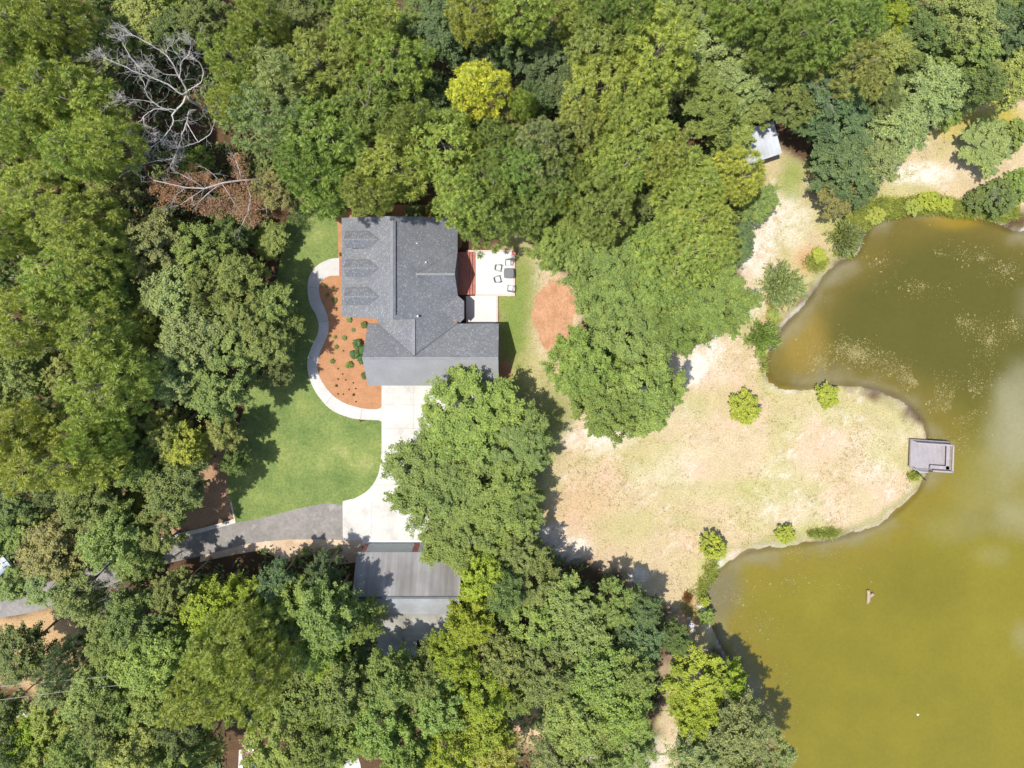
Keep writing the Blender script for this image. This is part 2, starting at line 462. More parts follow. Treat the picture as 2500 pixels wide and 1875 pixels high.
def make_ground():
    xs = np.concatenate([[-700, -300, -140, -90], np.arange(-62, 66, .33), [90, 140, 300, 700]])
    ys = np.concatenate([[-700, -300, -140, -90], np.arange(-64, 36, .33), [60, 140, 300, 700]])
    X, Y = np.meshgrid(xs, ys)
    nx, ny = len(xs), len(ys)
    wob = (fbm(X, Y, .45, 3) - .5)
    wob2 = (fbm(X, Y, 1.6, 5) - .5)
    sd = poly_sd(X, Y, SHORE) + (fbm(X, Y, .8, 7) - .5) * .9
    Z = -sstep(-.1, 5.0, sd) * 1.6 - sstep(-.25, .25, sd) * .35
    far = np.sqrt(X ** 2 + Y ** 2)
    Z = Z + np.where(sd < -1, (fbm(X, Y, .25, 9) - .5) * .10, 0) * (far < 100)
    n1 = fbm(X, Y, .3, 21)[..., None]; n2 = fbm(X, Y, 1.2, 31)[..., None]; n3 = fbm(X, Y, 2.6, 41)[..., None]
    # forest floor, its colour darkened to stand in for deep shade under the trees
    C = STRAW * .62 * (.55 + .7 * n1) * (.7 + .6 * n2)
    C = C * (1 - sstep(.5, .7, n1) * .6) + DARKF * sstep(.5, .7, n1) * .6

    def lay(C, w, col):
        w = w[..., None]
        return C * (1 - w) + col * w

    C = lay(C, sstep(-.8, .5, poly_sd(X, Y, wpoly(STRAWPATCH)) + wob * 2), np.array((.44, .29, .15)) * (.85 + .3 * n2))
    C = lay(C, sstep(-.8, .5, poly_sd(X, Y, wpoly(SIDESTRAW)) + wob * 2), np.array((.36, .22, .135)) * (.8 + .4 * n2))
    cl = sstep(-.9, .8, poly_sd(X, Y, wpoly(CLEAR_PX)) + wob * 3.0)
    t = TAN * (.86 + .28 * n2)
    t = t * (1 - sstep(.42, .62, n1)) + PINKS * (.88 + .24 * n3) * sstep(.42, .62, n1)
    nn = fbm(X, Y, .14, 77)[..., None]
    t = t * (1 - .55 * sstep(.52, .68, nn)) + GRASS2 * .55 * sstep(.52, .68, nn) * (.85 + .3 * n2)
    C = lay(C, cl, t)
    # pale sand patches
    for i, (px, py, rx, ry, s) in enumerate([(1460, 1065, 95, 45, .8), (1650, 1150, 60, 40, .5), (1570, 1160, 50, 30, .45), (1730, 850, 50, 45, 1), (1690, 905, 45, 55, 1), (1740, 900, 60, 40, .6), (1850, 620, 60, 95, .95),
                                             (1900, 530, 75, 75, .8), (1840, 740, 40, 45, .75), (2240, 425, 75, 32, 1), (2330, 420, 70, 30, .5),
                                             (1390, 1340, 62, 38, 1), (1345, 1305, 45, 30, 1), (1560, 1405, 28, 22, .9), (1960, 1240, 130, 60, .5), (1900, 1140, 100, 50, .35), (2130, 1150, 70, 40, .6),
                                             (1310, 670, 28, 26, .6), (1310, 860, 26, 26, .5), (2010, 1010, 80, 40, .35), (2220, 1050, 35, 40, .5), (1620, 1010, 120, 40, .25), (1580, 1850, 60, 60, .8),
                                             (1660, 1150, 90, 90, .3), (1780, 1040, 160, 90, .2), (2110, 1080, 100, 60, .35)]):
        w = blob(X, Y, px, py, rx, ry, 100 + i) * s * (.9 if s > .7 else .5)
        w = w * (.35 + .65 * sstep(.36, .58, n3[..., 0] * .6 + n2[..., 0] * .4))
        C = lay(C, np.clip(w, 0, 1), (SAND * (1 - s * .5) + WHITE * s * .5) * (.9 + .2 * n3))
    fk = fbm(X, Y, 1.9, 91, 2); fm = fbm(X, Y, .2, 92)
    C = lay(C, cl * sstep(.66, .76, fk) * sstep(.42, .6, fm) * .3, WHITE)
    # green and rusty patches
    for i, (px, py, rx, ry, s, col) in enumerate([(1250, 830, 75, 240, 1.0, GRASS * 1.05), (1245, 660, 80, 100, 1.0, GRASS * 1.05), (1320, 1040, 70, 150, .8, GRASS * 1.1), (1258, 760, 40, 110, .6, np.array((.15, .22, .05))), (1350, 1010, 55, 110, .7, GRASS), (1300, 930, 50, 120, .55, GRASS2),
                                                  (1930, 430, 42, 55, .9, GRASS * 1.15), (1540, 1280, 130, 50, .5, GRASS2), (1720, 1200, 160, 40, .35, GRASS2), (1740, 1380, 40, 50, .8, GRASS2), (1690, 1400, 45, 70, .5, GRASS2),
                                                  (2050, 540, 55, 40, .8, GRASS2), (2140, 500, 70, 35, .7, GRASS2), (2330, 300, 90, 45, .8, np.array((.40, .33, .07))), (2440, 290, 70, 45, .9, np.array((.36, .30, .05))),
                                                  (2270, 300, 70, 40, .5, np.array((.48, .34, .15))), (1990, 1290, 60, 28, .7, GRASS2), (2210, 1020, 35, 35, .6, GRASS2), (1700, 985, 140, 50, .5, GRASS2), (1850, 1200, 130, 40, .35, GRASS2),
                                                  (1420, 1230, 90, 60, .22, RUST * 1.3), (1470, 1150, 70, 50, .3, PINKS * .95), (1760, 1250, 120, 60, .2, PINKS), (1900, 735, 30, 26, .85, RUST * 1.2), (1690, 1505, 40, 60, .7, RUST), (1650, 1420, 60, 60, .4, TAN),
                                                  (1870, 830, 30, 60, .4, RUST), (1975, 640, 40, 40, .6, RUST * 1.15), (1300, 1230, 30, 60, .5, GRASS2)]):
        w = blob(X, Y, px, py, rx, ry, 200 + i, soft=.8) * s * cl
        C = lay(C, np.clip(w * (.75 + .5 * (n2[..., 0])), 0, 1), col * (.82 + .36 * n3))
    C = lay(C, blob(X, Y, 1315, 1775, 62, 75, 290) * .9, np.array((.66, .45, .28)) * (.85 + .3 * n2))
    C = lay(C, blob(X, Y, 1420, 1860, 60, 40, 291) * .7, SAND)
    # waterline: a pale rim, then mud
    rim = sstep(-.7, -.15, sd + wob * 1.6) * (1 - sstep(-.1, .35, sd))
    C = lay(C, rim * (.12 + .6 * sstep(.40, .6, fbm(X, Y, .22, 95))), WHITE * .95)
    C = lay(C, sstep(-1.6, -.5, sd + wob * 2) * (1 - sstep(-.4, .0, sd)) * sstep(.42, .6, fbm(X, Y, .3, 97)) * .7, GRASS2 * .75)
    C = lay(C, sstep(.5, 1.6, sd), np.array((.30, .25, .10)) * (.8 + .4 * n2))
    C = np.clip(C, .01, .9)
    idx = np.arange(nx * ny).reshape(ny, nx)
    F = np.stack([idx[:-1, :-1], idx[:-1, 1:], idx[1:, 1:], idx[1:, :-1]], -1).reshape(-1, 4)
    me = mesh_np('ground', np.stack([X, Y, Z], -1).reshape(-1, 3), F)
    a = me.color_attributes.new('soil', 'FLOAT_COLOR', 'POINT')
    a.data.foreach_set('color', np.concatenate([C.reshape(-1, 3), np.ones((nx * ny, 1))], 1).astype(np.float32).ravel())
    m, N, L, b = new_mat('soil_sand_and_dry_grass')
    at = N.new('ShaderNodeAttribute'); at.attribute_name = 'soil'
    f = noise_node(N, L, 6, 4, .7); fr = ramp(N, L, f.outputs['Fac'], [(.25, (.62, .62, .58)), (.75, (1.32, 1.32, 1.34))])
    c = mixc(N, L, 'MULTIPLY', 1.0, at.outputs['Color'], fr.outputs['Color'])
    L.new(c, b.inputs['Base Color'])
    b.inputs['Roughness'].default_value = .95; b.inputs['Specular IOR Level'].default_value = .15
    bp = N.new('ShaderNodeBump'); bp.inputs['Strength'].default_value = .5; bp.inputs['Distance'].default_value = .06
    L.new(f.outputs['Fac'], bp.inputs['Height']); L.new(bp.outputs['Normal'], b.inputs['Normal'])
    o = link('ground', me, m)
    tag(o, kind='structure')
    me.polygons.foreach_set('use_smooth', [True] * len(me.polygons))
    return o


WATER_Z = -.22


def make_pond():
    xs = np.arange(18, 84, .4); ys = np.arange(-68, 10, .4)
    X, Y = np.meshgrid(xs, ys)
    sd = poly_sd(X, Y, SHORE)
    wob = fbm(X, Y, .12, 51) - .5
    n2 = fbm(X, Y, .5, 53) - .5
    PXX = X * S + CX; PYY = CY - Y * S
    DEEP = np.array((.088, .079, .010)); OLIVE = np.array((.182, .154, .013)); GOLD = np.array((.24, .165, .028)); CLOUD_SHEEN = np.array((.27, .25, .14))
    C = np.ones(X.shape + (3,)) * OLIVE

    def lay(C, w, col):
        w = np.clip(w, 0, 1)[..., None]
        return C * (1 - w) + col * w
    # the north arm is darker and browner
    C = lay(C, 1 - sstep(900, 1180, PYY + wob * 110), DEEP)
    C = lay(C, .45 * (1 - sstep(-.1, .35, (np.hypot((PXX - 2150) / 420, (PYY - 1720) / 500) - .6 + wob))) * sstep(.0, .5, wob + .4), OLIVE * .88)
    C = lay(C, .3 * sstep(.02, .25, wob) * sstep(1000, 1200, PYY), OLIVE * 1.15)
    C = lay(C, .4 * (1 - sstep(.2, 1.0, np.hypot((PXX - 2250) / 160, (PYY - 1420) / 130))), OLIVE * .75)
    C = lay(C, .6 * (1 - sstep(.2, 1.0, np.hypot((PXX - 2410) / 110, (PYY - 1280) / 60) + wob)), OLIVE * .8)
    # golden shallows
    near = 1 - sstep(1.0, 5.5, sd + wob * 4)
    C = lay(C, near * .36, GOLD * .85)
    C = lay(C, .8 * (1 - sstep(.3, 1.0, np.hypot((PXX - 1960) / 90, (PYY - 830) / 110) + wob * .6)), GOLD * 1.0)
    C = lay(C, .7 * (1 - sstep(.3, 1.0, np.hypot((PXX - 2340) / 100, (PYY - 535) / 40) + wob * .6)), np.array((.26, .17, .01)))
    # pale cloud reflection painted into the water colour at the east side
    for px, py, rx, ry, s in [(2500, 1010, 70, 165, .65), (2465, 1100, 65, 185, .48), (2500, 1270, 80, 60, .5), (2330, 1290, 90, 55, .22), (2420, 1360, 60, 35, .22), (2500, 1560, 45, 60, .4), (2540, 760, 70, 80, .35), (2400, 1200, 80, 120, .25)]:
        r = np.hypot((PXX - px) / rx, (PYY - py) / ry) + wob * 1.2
        C = lay(C, s * (1 - sstep(.2, 1.25, r)), CLOUD_SHEEN)
    # murky bank edges
    C = lay(C, .8 * (1 - sstep(.1, 2.6, sd + n2 * 3)) * sstep(.35, .6, fbm(X, Y, .18, 61)), np.array((.22, .19, .10)))
    C = lay(C, .7 * (1 - sstep(.3, 1.1, np.hypot((PXX - 1760) / 70, (PYY - 1440) / 90))), np.array((.15, .13, .075)))
    C = C * (1 + n2[..., None] * .12)
    idx = np.arange(X.size).reshape(X.shape)
    keep = sd > -.6
    k = keep[:-1, :-1] | keep[1:, 1:] | keep[1:, :-1] | keep[:-1, 1:]
    F = np.stack([idx[:-1, :-1], idx[:-1, 1:], idx[1:, 1:], idx[1:, :-1]], -1)[k]
    V = np.stack([X, Y, np.full(X.shape, WATER_Z)], -1).reshape(-1, 3)
    used, inv = np.unique(F.ravel(), return_inverse=True)
    me = mesh_np('pond_water', V[used], inv.reshape(-1, 4))
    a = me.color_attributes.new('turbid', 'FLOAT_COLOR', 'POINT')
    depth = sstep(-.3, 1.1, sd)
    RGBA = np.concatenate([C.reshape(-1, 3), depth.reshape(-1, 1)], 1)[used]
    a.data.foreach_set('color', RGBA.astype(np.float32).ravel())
    m, N, L, b = new_mat('turbid_pond_water')
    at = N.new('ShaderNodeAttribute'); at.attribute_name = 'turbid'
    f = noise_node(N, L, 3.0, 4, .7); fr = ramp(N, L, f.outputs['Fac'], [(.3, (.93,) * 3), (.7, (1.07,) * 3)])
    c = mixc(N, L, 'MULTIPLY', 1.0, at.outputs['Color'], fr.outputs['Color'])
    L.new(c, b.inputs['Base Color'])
    b.inputs['Roughness'].default_value = .12
    b.inputs['Specular IOR Level'].default_value = .5
    bp = N.new('ShaderNodeBump'); bp.inputs['Strength'].default_value = .06; bp.inputs['Distance'].default_value = .05
    w = noise_node(N, L, 1.6, 3, .6)
    L.new(w.outputs['Fac'], bp.inputs['Height']); L.new(bp.outputs['Normal'], b.inputs['Normal'])
    t = N.new('ShaderNodeBsdfTransparent'); t.inputs[0].default_value = (.9, .8, .5, 1)
    mr = N.new('ShaderNodeMapRange'); mr.inputs[1].default_value = 0; mr.inputs[2].default_value = .8; mr.inputs[3].default_value = .35; mr.inputs[4].default_value = 1.0
    L.new(at.outputs['Alpha'], mr.inputs[0])
    mx = N.new('ShaderNodeMixShader')
    L.new(mr.outputs[0], mx.inputs[0]); L.new(t.outputs[0], mx.inputs[1]); L.new(b.outputs[0], mx.inputs[2])
    L.new(mx.outputs[0], N['Material Output'].inputs['Surface'])
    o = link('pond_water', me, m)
    tag(o, kind='structure')


make_ground()
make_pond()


def sheet(name, px_pts, z, mat, smooth=0, thick=.05):
    pts = wpoly(px_pts)
    if smooth: pts = smooth_poly(pts, True, smooth)
    # counter-clockwise
    A = sum(pts[i][0] * pts[(i + 1) % len(pts)][1] - pts[(i + 1) % len(pts)][0] * pts[i][1] for i in range(len(pts)))
    if A < 0: pts = pts[::-1]
    o = MB().prism(pts, z - thick, z).build(name, mat)
    tag(o, kind='structure')
    return o


# front lawn
sheet('lawn', [(828, 470), (836, 540), (836, 700), (836, 940), (880, 1030), (946, 1005), (946, 1150), (936, 1190), (890, 1225), (850, 1232), (837, 1232), (800, 1228), (760, 1234), (720, 1243), (680, 1254), (640, 1264), (600, 1272), (577, 1275),
               (566, 1250), (558, 1205), (556, 1150), (560, 1100), (572, 1070), (592, 1010), (612, 900), (640, 800), (672, 700), (690, 600), (700, 530), (750, 480)], .075, M['lawn'], thick=.12)
# curved front walk
WALK_OUT = [(831, 630), (812, 631), (796, 636), (776, 647), (762.6, 662.7), (754.8, 678), (751.6, 698), (752.8, 721.5), (758.7, 745), (768.5, 762), (776, 778), (779, 796), (776, 815.5), (768.5, 831),
            (760, 850.8), (752.8, 870), (751, 894), (755.5, 921), (766.5, 948.7), (782, 972), (804, 996), (831, 1011), (858.6, 1020), (882, 1023.5), (913.5, 1025), (927, 1026), (934, 1032)]
WALK_IN = [(934, 990), (928, 996), (917, 998.5), (898, 998), (870, 993), (843, 984), (819.4, 970), (802, 952.6), (788, 933), (778, 913), (775.5, 894), (777.5, 876), (783, 856.6), (792, 837), (800, 819),
           (803, 800), (801.8, 780), (796.7, 760.6), (788, 741), (781.4, 723), (779.5, 706), (782, 692), (792, 680), (807.7, 673.5), (831, 672.5)]
wo = smooth_poly(wpoly(WALK_OUT), False, 3); wi = smooth_poly(wpoly(WALK_IN), False, 3)
wp = wo + wi
tag(MB().prism(wp, -.02, .115).build('front_path', M['walk']), kind='structure')
# control joints of the walk
jm = MB()
for (a, b) in [((752, 700), (779, 704)), ((778, 786), (802, 783)), ((754, 872), (778, 878)), ((795, 986), (812, 964)), ((880, 1023), (884, 996))]:
    pa, pb = WP(*a, .116), WP(*b, .116)
    jm.bar(pa, pb, .035, .006)
M['joint'] = surf('joint_grime', [(0.3, (.25, .24, .22)), (0.7, (.33, .31, .29))], 3, (10, .9, 1.1))
tag(jm.build('path_joints', M['joint']), kind='structure')
# mulch bed between walk and house
bed = [(831, 672.5), (940, 672), (940, 990), (934, 990)]
bedpts = wi + wpoly([(836, 660), (940, 660), (940, 992)])[0:0]
bed_poly = smooth_poly(wpoly(WALK_IN), False, 3) + wpoly([(850, 672), (950, 672), (950, 935), (934, 935)])
A = sum(bed_poly[i][0] * bed_poly[(i + 1) % len(bed_poly)][1] - bed_poly[(i + 1) % len(bed_poly)][0] * bed_poly[i][1] for i in range(len(bed_poly)))
if A < 0: bed_poly = bed_poly[::-1]
tag(MB().prism(bed_poly, -.02, .092).build('mulch_bed', M['mulch']), kind='structure')
sheet('mulch_bed', [(826, 633), (826, 560), (822, 540), (830, 520), (850, 512), (870, 500), (1110, 500), (1128, 540), (1128, 600), (1100, 630)], .085, M['mulch'])
sheet('mulch_bed', [(1214, 905), (1232, 880), (1248, 900), (1246, 950), (1214, 960), (1190, 950)], .05, M['mulch'], 3)


def ragged(name, px, py, rx, ry, mat, z, seed, extra=()):
    r = random.Random(seed)
    pts = []
    for k in range(46):
        a = 2 * math.pi * k / 46
        q = 1 + r.uniform(-.07, .07) + .08 * math.sin(3 * a + seed)
        pts.append((px + rx * q * math.cos(a), py + ry * q * math.sin(a)))
    return sheet(name, pts, z, mat)


M['pine_straw'] = surf('red_pine_straw', [(0.3, (.39, .205, .11)), (0.7, (.52, .295, .17))], 1.0, (8, .68, 1.28), rough=.95)
ragged('pine_straw_bed', 1354, 772, 50, 92, M['pine_straw'], .06, 4)
ragged('pine_straw_bed', 1408, 740, 26, 24, M['pine_straw'], .064, 9)
# concrete driveway and its apron
sheet('driveway', [(932, 930), (1214, 930), (1214, 1000), (1180, 1100), (1172, 1332), (885, 1332), (884, 1318), (837.5, 1318), (837, 1223), (852, 1219), (866, 1216), (880, 1208.5), (890, 1203), (901, 1194), (909.5, 1184), (917, 1172), (923, 1160), (927, 1145),
                   (929, 1129), (931.5, 1110), (932, 1090)], .10, M['concrete'], thick=.13)
M['apron'] = surf('new_pale_concrete', [(0.3, (.64, .63, .61)), (0.7, (.69, .68, .66))], .8, (6, .97, 1.03))
sheet('apron', [(884, 1319), (1166, 1316), (1166, 1336), (890, 1337)], .108, M['apron'], thick=.02)
jm = MB()
for (a, b) in [((932, 988), (1080, 988)), ((932, 1046), (1150, 1046)), ((932, 1105), (1150, 1105)), ((909, 1184), (1150, 1184)), ((908, 1225), (905, 1318)), ((1010, 932), (1010, 1318))]:
    jm.bar(WP(*a, .101), WP(*b, .101), .03, .006)
M['joint2'] = surf('faint_joint', [(0.3, (.30, .285, .26)), (0.7, (.38, .365, .34))], 3, (10, .9, 1.1))
tag(jm.build('driveway_joints', M['joint2']), kind='structure')
# worn asphalt lane
LANE_T = [(838, 1223), (800, 1226), (760, 1232), (720, 1241), (680, 1252), (640, 1262), (600, 1270), (560, 1279), (520, 1290), (480, 1299), (430, 1312), (380, 1326), (300, 1352), (200, 1390), (100, 1428), (30, 1450), (-80, 1470)]
LANE_B = [(-80, 1530), (0, 1508), (70, 1496), (150, 1476), (240, 1440), (340, 1398), (420, 1372), (490, 1357), (548, 1342), (600, 1328), (650, 1321), (700, 1317), (780, 1316), (838, 1318)]
sheet('road', LANE_T + LANE_B, .07, M['asphalt'], thick=.10)
SH_T = [(838, 1316), (780, 1314), (700, 1315), (650, 1319), (600, 1326), (548, 1340), (490, 1355)]
sheet('road_shoulder', SH_T + [(488, 1372), (560, 1356), (640, 1342), (700, 1372), (760, 1352), (830, 1378), (872, 1372), (884, 1345), (885, 1316)], .045, M['shoulder'])
M['edge'] = surf('sandy_road_edge', [(0.3, (.50, .45, .40)), (0.7, (.66, .62, .57))], .9, (8, .75, 1.2))
em = MB()
pp = wpoly([(576, 1276), (540, 1286), (500, 1297), (450, 1309), (400, 1322), (360, 1334)])
qq = wpoly([(352, 1328), (398, 1312), (448, 1299), (498, 1288), (536, 1277), (572, 1266), (562, 1225), (566, 1223)])
pts = pp + qq
A = sum(pts[i][0] * pts[(i + 1) % len(pts)][1] - pts[(i + 1) % len(pts)][0] * pts[i][1] for i in range(len(pts)))
em.prism(pts if A > 0 else pts[::-1], 0, .086)
tag(em.build('road_edge', M['edge']), kind='structure')
sheet('path', [(-40, 1680), (0, 1702), (40, 1722), (76, 1740), (58, 1760), (20, 1738), (-40, 1715)], .06, M['concrete'])
sheet('path', [(815, 1845), (835, 1836), (862, 1842), (880, 1865), (885, 1960), (830, 1960), (826, 1875)], .06, M['walk'], 3)
sheet('parking_pad', [(584, 1830), (632, 1824), (640, 1960), (578, 1960)], .06, M['concrete'])

# ------------------------------------------------------------------ house
def ccw(p):
    A = sum(p[i][0] * p[(i + 1) % len(p)][1] - p[(i + 1) % len(p)][0] * p[i][1] for i in range(len(p)))
    return p if A > 0 else p[::-1]


house = empty('house', (-11.4, -5.0, 0))
tag(house, 'brick house with grey shingle roof, three front dormers and an attached garage wing', 'house')


def hb(mb, name, mat, parent=house, bevel=0.0):
    """build in world coordinates under a parent that only sits at a place"""
    off = Vector((0, 0, 0)); p = parent
    while p: off += p.location; p = p.parent
    mb.v = [tuple(Vector(v) - off) for v in mb.v]
    return mb.build(name, mat, parent, None, bevel)


XL, XR, XM = -17.35, -5.55, -11.45      # main roof eaves and ridge
YN, YS = 3.47, -6.57
ZR, ZE = 6.8, 3.0
SL = (ZR - ZE) / (XR - XM)
XC, ZC = -9.63, ZR - SL * (-9.63 + 11.45)   # ridge over the link to the garage
XCL = -13.7
GL, GR, GN, GS, GM, GZ = -14.68, -1.35, -7.30, -13.62, -10.42, 5.62
T = .16
roof = MB()
roof.slab(ccw([(XL, YN, ZE), (XL, YS, ZE), (XM, YS, ZR), (XM, YN, ZR)]), T)
roof.slab(ccw([(XM, YN, ZR), (XM, YS, ZR), (XC, YS, ZC), (XC, -10.15, ZC), (XR, GN, ZE), (XR, YN, ZE)]), T)
roof.slab(ccw([(XC, YS, ZC), (XCL, YS, ZE), (XCL, GN, ZE), (XC, -10.15, ZC)]), T)
roof.slab(ccw([(GL, GN, ZE), (GR, GN, ZE), (GR, GM, GZ), (GL, GM, GZ)]), T)
# rear porch gable
PX0 = -9.45; PXE = -5.62; PN, PS, PM = .21, -4.44, -2.18; PZ = 5.52
roof.slab(ccw([(PX0, PM, PZ + .01), (PXE, PM, PZ + .01), (XR + .02, PN, ZE + .01)]), T * .8)
roof.slab(ccw([(PX0, PM, PZ + .01), (PXE, PM, PZ + .01), (XR + .02, PS, ZE + .01)]), T * .8)
# breakfast bay
BA = (-7.1, -5.84, 4.03); B1 = (-5.57, -4.40, ZE + .02); B2 = (-4.88, -5.02, ZE - .02); B3 = (-4.88, -6.78, ZE - .02); B4 = (-5.30, -7.22, ZE + .0)
for tri in ([BA, B1, B2], [BA, B2, B3], [BA, B3, B4]):
    roof.slab(ccw([tuple(p) for p in tri]), .12)
roof_o = hb(roof, 'roof', M['shingle'])
M['shingle_pale'] = surf('pale_shingles', [(0.3, (.28, .285, .292)), (0.5, (.305, .31, .317)), (0.7, (.33, .334, .34))], .5, (9, .86, 1.14), rough=.8)  # paler shingle colour for the garage wing's south slope
hb(MB().slab(ccw([(GL, GS, ZE), (GR, GS, ZE), (GR, GM - .003, GZ), (GL, GM - .003, GZ)]), T), 'roof', M['shingle_pale'])['label'] = 'pale grey slope of the garage wing roof'
for a_, b_ in (((XC, -10.15, ZC), (XR, GN, ZE)), ((XC, -10.15, ZC), (XCL, GN, ZE)), ((PX0, PM, PZ), (XR, PN, ZE)), ((PX0, PM, PZ), (XR, PS, ZE))):
    vf = MB(); vf.bar(Vector(a_) + Vector((0, 0, .012)), Vector(b_) + Vector((0, 0, .012)), 0.09, .03)
    hb(vf, 'valley_strip', M['ridge_and_shade_strip'], roof_o)  # narrow dark strips laid along the roof valleys
rc = MB()
rc.bar((XM - .13, YN, ZR + .0), (XM - .13, YS, ZR + .0), .3, .05)
rc.bar((XC, YS, ZC + .03), (XC, -10.1, ZC + .03), .26, .06)
rc.bar((GL, GM, GZ + .02), (GR, GM, GZ + .02), .32, .06)
rc.bar((PX0, PM, PZ + .03), (PXE, PM, PZ + .03), .2, .05)
hb(rc, 'ridge_cap', M['ridge'], roof_o)
rv = MB()
rv.bar((XM + .12, YN - .5, ZR - .0), (XM + .12, YS + .5, ZR - .0), .26, .13)
hb(rv, 'ridge_and_shade_strip', M['ridge_and_shade_strip'], roof_o)  # dark strip on the ridge's shadow side, shade put into its colour
for px, py, z in ((1019, 594, 5.35), (1020, 772, 5.7), (1040, 640, 4.9)):
    p = WP(px, py, z)
    v = MB().tube([p - Vector((0, 0, .3)), p + Vector((0, 0, .28))], [.06, .06], 10)
    v.tube([p - Vector((0, 0, .02)), p + Vector((0, 0, .04))], [.14, .08], 10)
    hb(v, 'vent_pipe', M['white_plastic'], roof_o)
# walls: pentagon prisms under the roofs
wall = MB()


def gable_prism(mb, axis, a0, a1, l0, l1, ze, zr, mid):
    """axis 'y': ridge along y between a0 and a1; l0..l1 the span"""
    sec = [(l0, 0.0), (l1, 0.0), (l1, ze), (mid, zr), (l0, ze)]
    if axis == 'y':
        v = [(s, a0, z) for s, z in sec] + [(s, a1, z) for s, z in sec]
    else:
        v = [(a0, s, z) for s, z in sec] + [(a1, s, z) for s, z in sec]
    f = [[0, 1, 2, 3, 4], [9, 8, 7, 6, 5]] + [[i, 5 + i, 5 + (i + 1) % 5, (i + 1) % 5] for i in range(5)]
    mb.add(v, f)


gable_prism(wall, 'y', YS + .25, YN - .25, XL + .45, XR - .4, ZE + .08, ZR - .25, XM)
gable_prism(wall, 'x', GL + .3, GR - .3, GS + .35, GN - .3, ZE + .05, GZ - .25, GM)
wall.box(XCL + .35, GN - .35, 0, XR - .42, YS + .3, ZE - .02)
gable_prism(wall, 'x', PX0 + 1, PXE - .12, PS + .3, PN - .3, ZE, PZ - .3, PM)
wall.prism(ccw([(-6.2, -4.75), (-5.6, -4.78), (-5.1, -5.2), (-5.1, -6.6), (-5.5, -7.0), (-6.2, -7.0)]), 0, ZE - .08)
hb(wall, 'wall', M['brick'])
# windows, doors
def opening(name, x0, y0, z0, x1, y1, z1, mat, parent=house):
    return hb(MB().box(min(x0, x1), min(y0, y1), z0, max(x0, x1), max(y0, y1), z1), name, mat, parent)


for y in (1.7, -.4, -4.3, -5.6):
    w = opening('window', XL + .40, y - .5, .9, XL + .47, y + .5, 2.3, M['white_trim'])
    opening('pane', XL + .385, y - .42, .98, XL + .405, y + .42, 2.22, M['glass'], w)
opening('door', XL + .39, -2.6, .2, XL + .48, -1.6, 2.4, M['white_trim'])
for x in (-13.4, -9.2):
    w = opening('window', x - .5, YN - .27, .9, x + .5, YN - .2, 2.3, M['white_trim'])
    opening('pane', x - .42, YN - .215, .98, x + .42, YN - .185, 2.22, M['glass'], w)
for x0, x1 in ((-13.2, -10.0), (-9.2, -6.0), (-5.2, -2.2)):
    opening('garage_door', x0, GS + .30, .1, x1, GS + .37, 2.35, M['white_trim'])
for y in (-1.6, -3.0):
    w = opening('window', PXE - .16, y - .55, .9, PXE - .08, y + .55, 2.6, M['white_trim'])
    opening('pane', PXE - .085, y - .47, .98, PXE - .06, y + .47, 2.5, M['glass'], w)
# dormers
for ry in (1.22, -1.59, -4.37):
    dm = empty('dormer', (0, 0, 0)); dm.parent = house; dm.location = Vector((-15.2, ry, 4.4)) - house.location
    xf = -16.36; xe = -14.10; xr = -13.0; ze = 5.09; zr = 5.80; hw = .80
    zf = ZR - SL * (XM - xf)      # main slope under the dormer front
    r = MB()
    for sgn in (-1, 1):
        r.slab(ccw([(xf - .1, ry, zr), (xr, ry, zr), (xe, ry + sgn * hw, ze), (xf - .1, ry + sgn * hw, ze)]), .09)
    r.bar((xf - .1, ry, zr + .02), (xr - .15, ry, zr + .02), .14, .04)
    hb(r, 'dormer_roof', M['shingle'], dm)
    fa = MB()
    for sgn in (-1, 1):
        fa.bar((xf - .1, ry + sgn * (hw + .03), ze - .03), (xe, ry + sgn * (hw + .03), ze - .03), .05, .08)
        fa.bar((xe, ry + sgn * (hw + .02), ze + .01), (xr, ry, zr + .01), .04, .02)
    hb(fa, 'eave_shade_strip', M['ridge_and_shade_strip'], dm)  # dark strips painted in for the shadow lines along the dormer edges
    w = MB()
    g = .1
    w.add([(xf, ry - hw + g, zf - .2), (xf, ry + hw - g, zf - .2), (xf, ry + hw - g, ze - .04), (xf, ry, zr - .12), (xf, ry - hw + g, ze - .04),
           (xe, ry - hw + g, ze - .3), (xe, ry + hw - g, ze - .3), (xe, ry + hw - g, ze - .06), (xe, ry, zr - .15), (xe, ry - hw + g, ze - .06)],
          [[0, 4, 3, 2, 1], [5, 6, 7, 8, 9], [0, 5, 9, 4], [1, 2, 7, 6], [4, 9, 8, 3], [3, 8, 7, 2], [0, 1, 6, 5]])
    hb(w, 'dormer_wall', M['white_trim'], dm)
    hb(MB().box(xf - .04, ry - .4, zf + .2, xf - .003, ry + .4, ze - .1), 'window', M['glass'], dm)
# dark grime streak on the south dormer, fallen straw in the bay valley
hb(MB().slab(ccw([(-6.02, -6.92, 3.315), (-5.72, -7.16, 3.14), (-5.58, -7.1, 3.06), (-5.85, -6.8, 3.235)]), .02), 'fallen_straw', M['pine_straw'], roof_o)

# front step
stp = MB().box(-18.3, -2.52, 0, -17.0, -.68, .18)
tag(stp.build('entry_step', M['brick']), 'low red brick entry step where the curved walk meets the house', 'step')

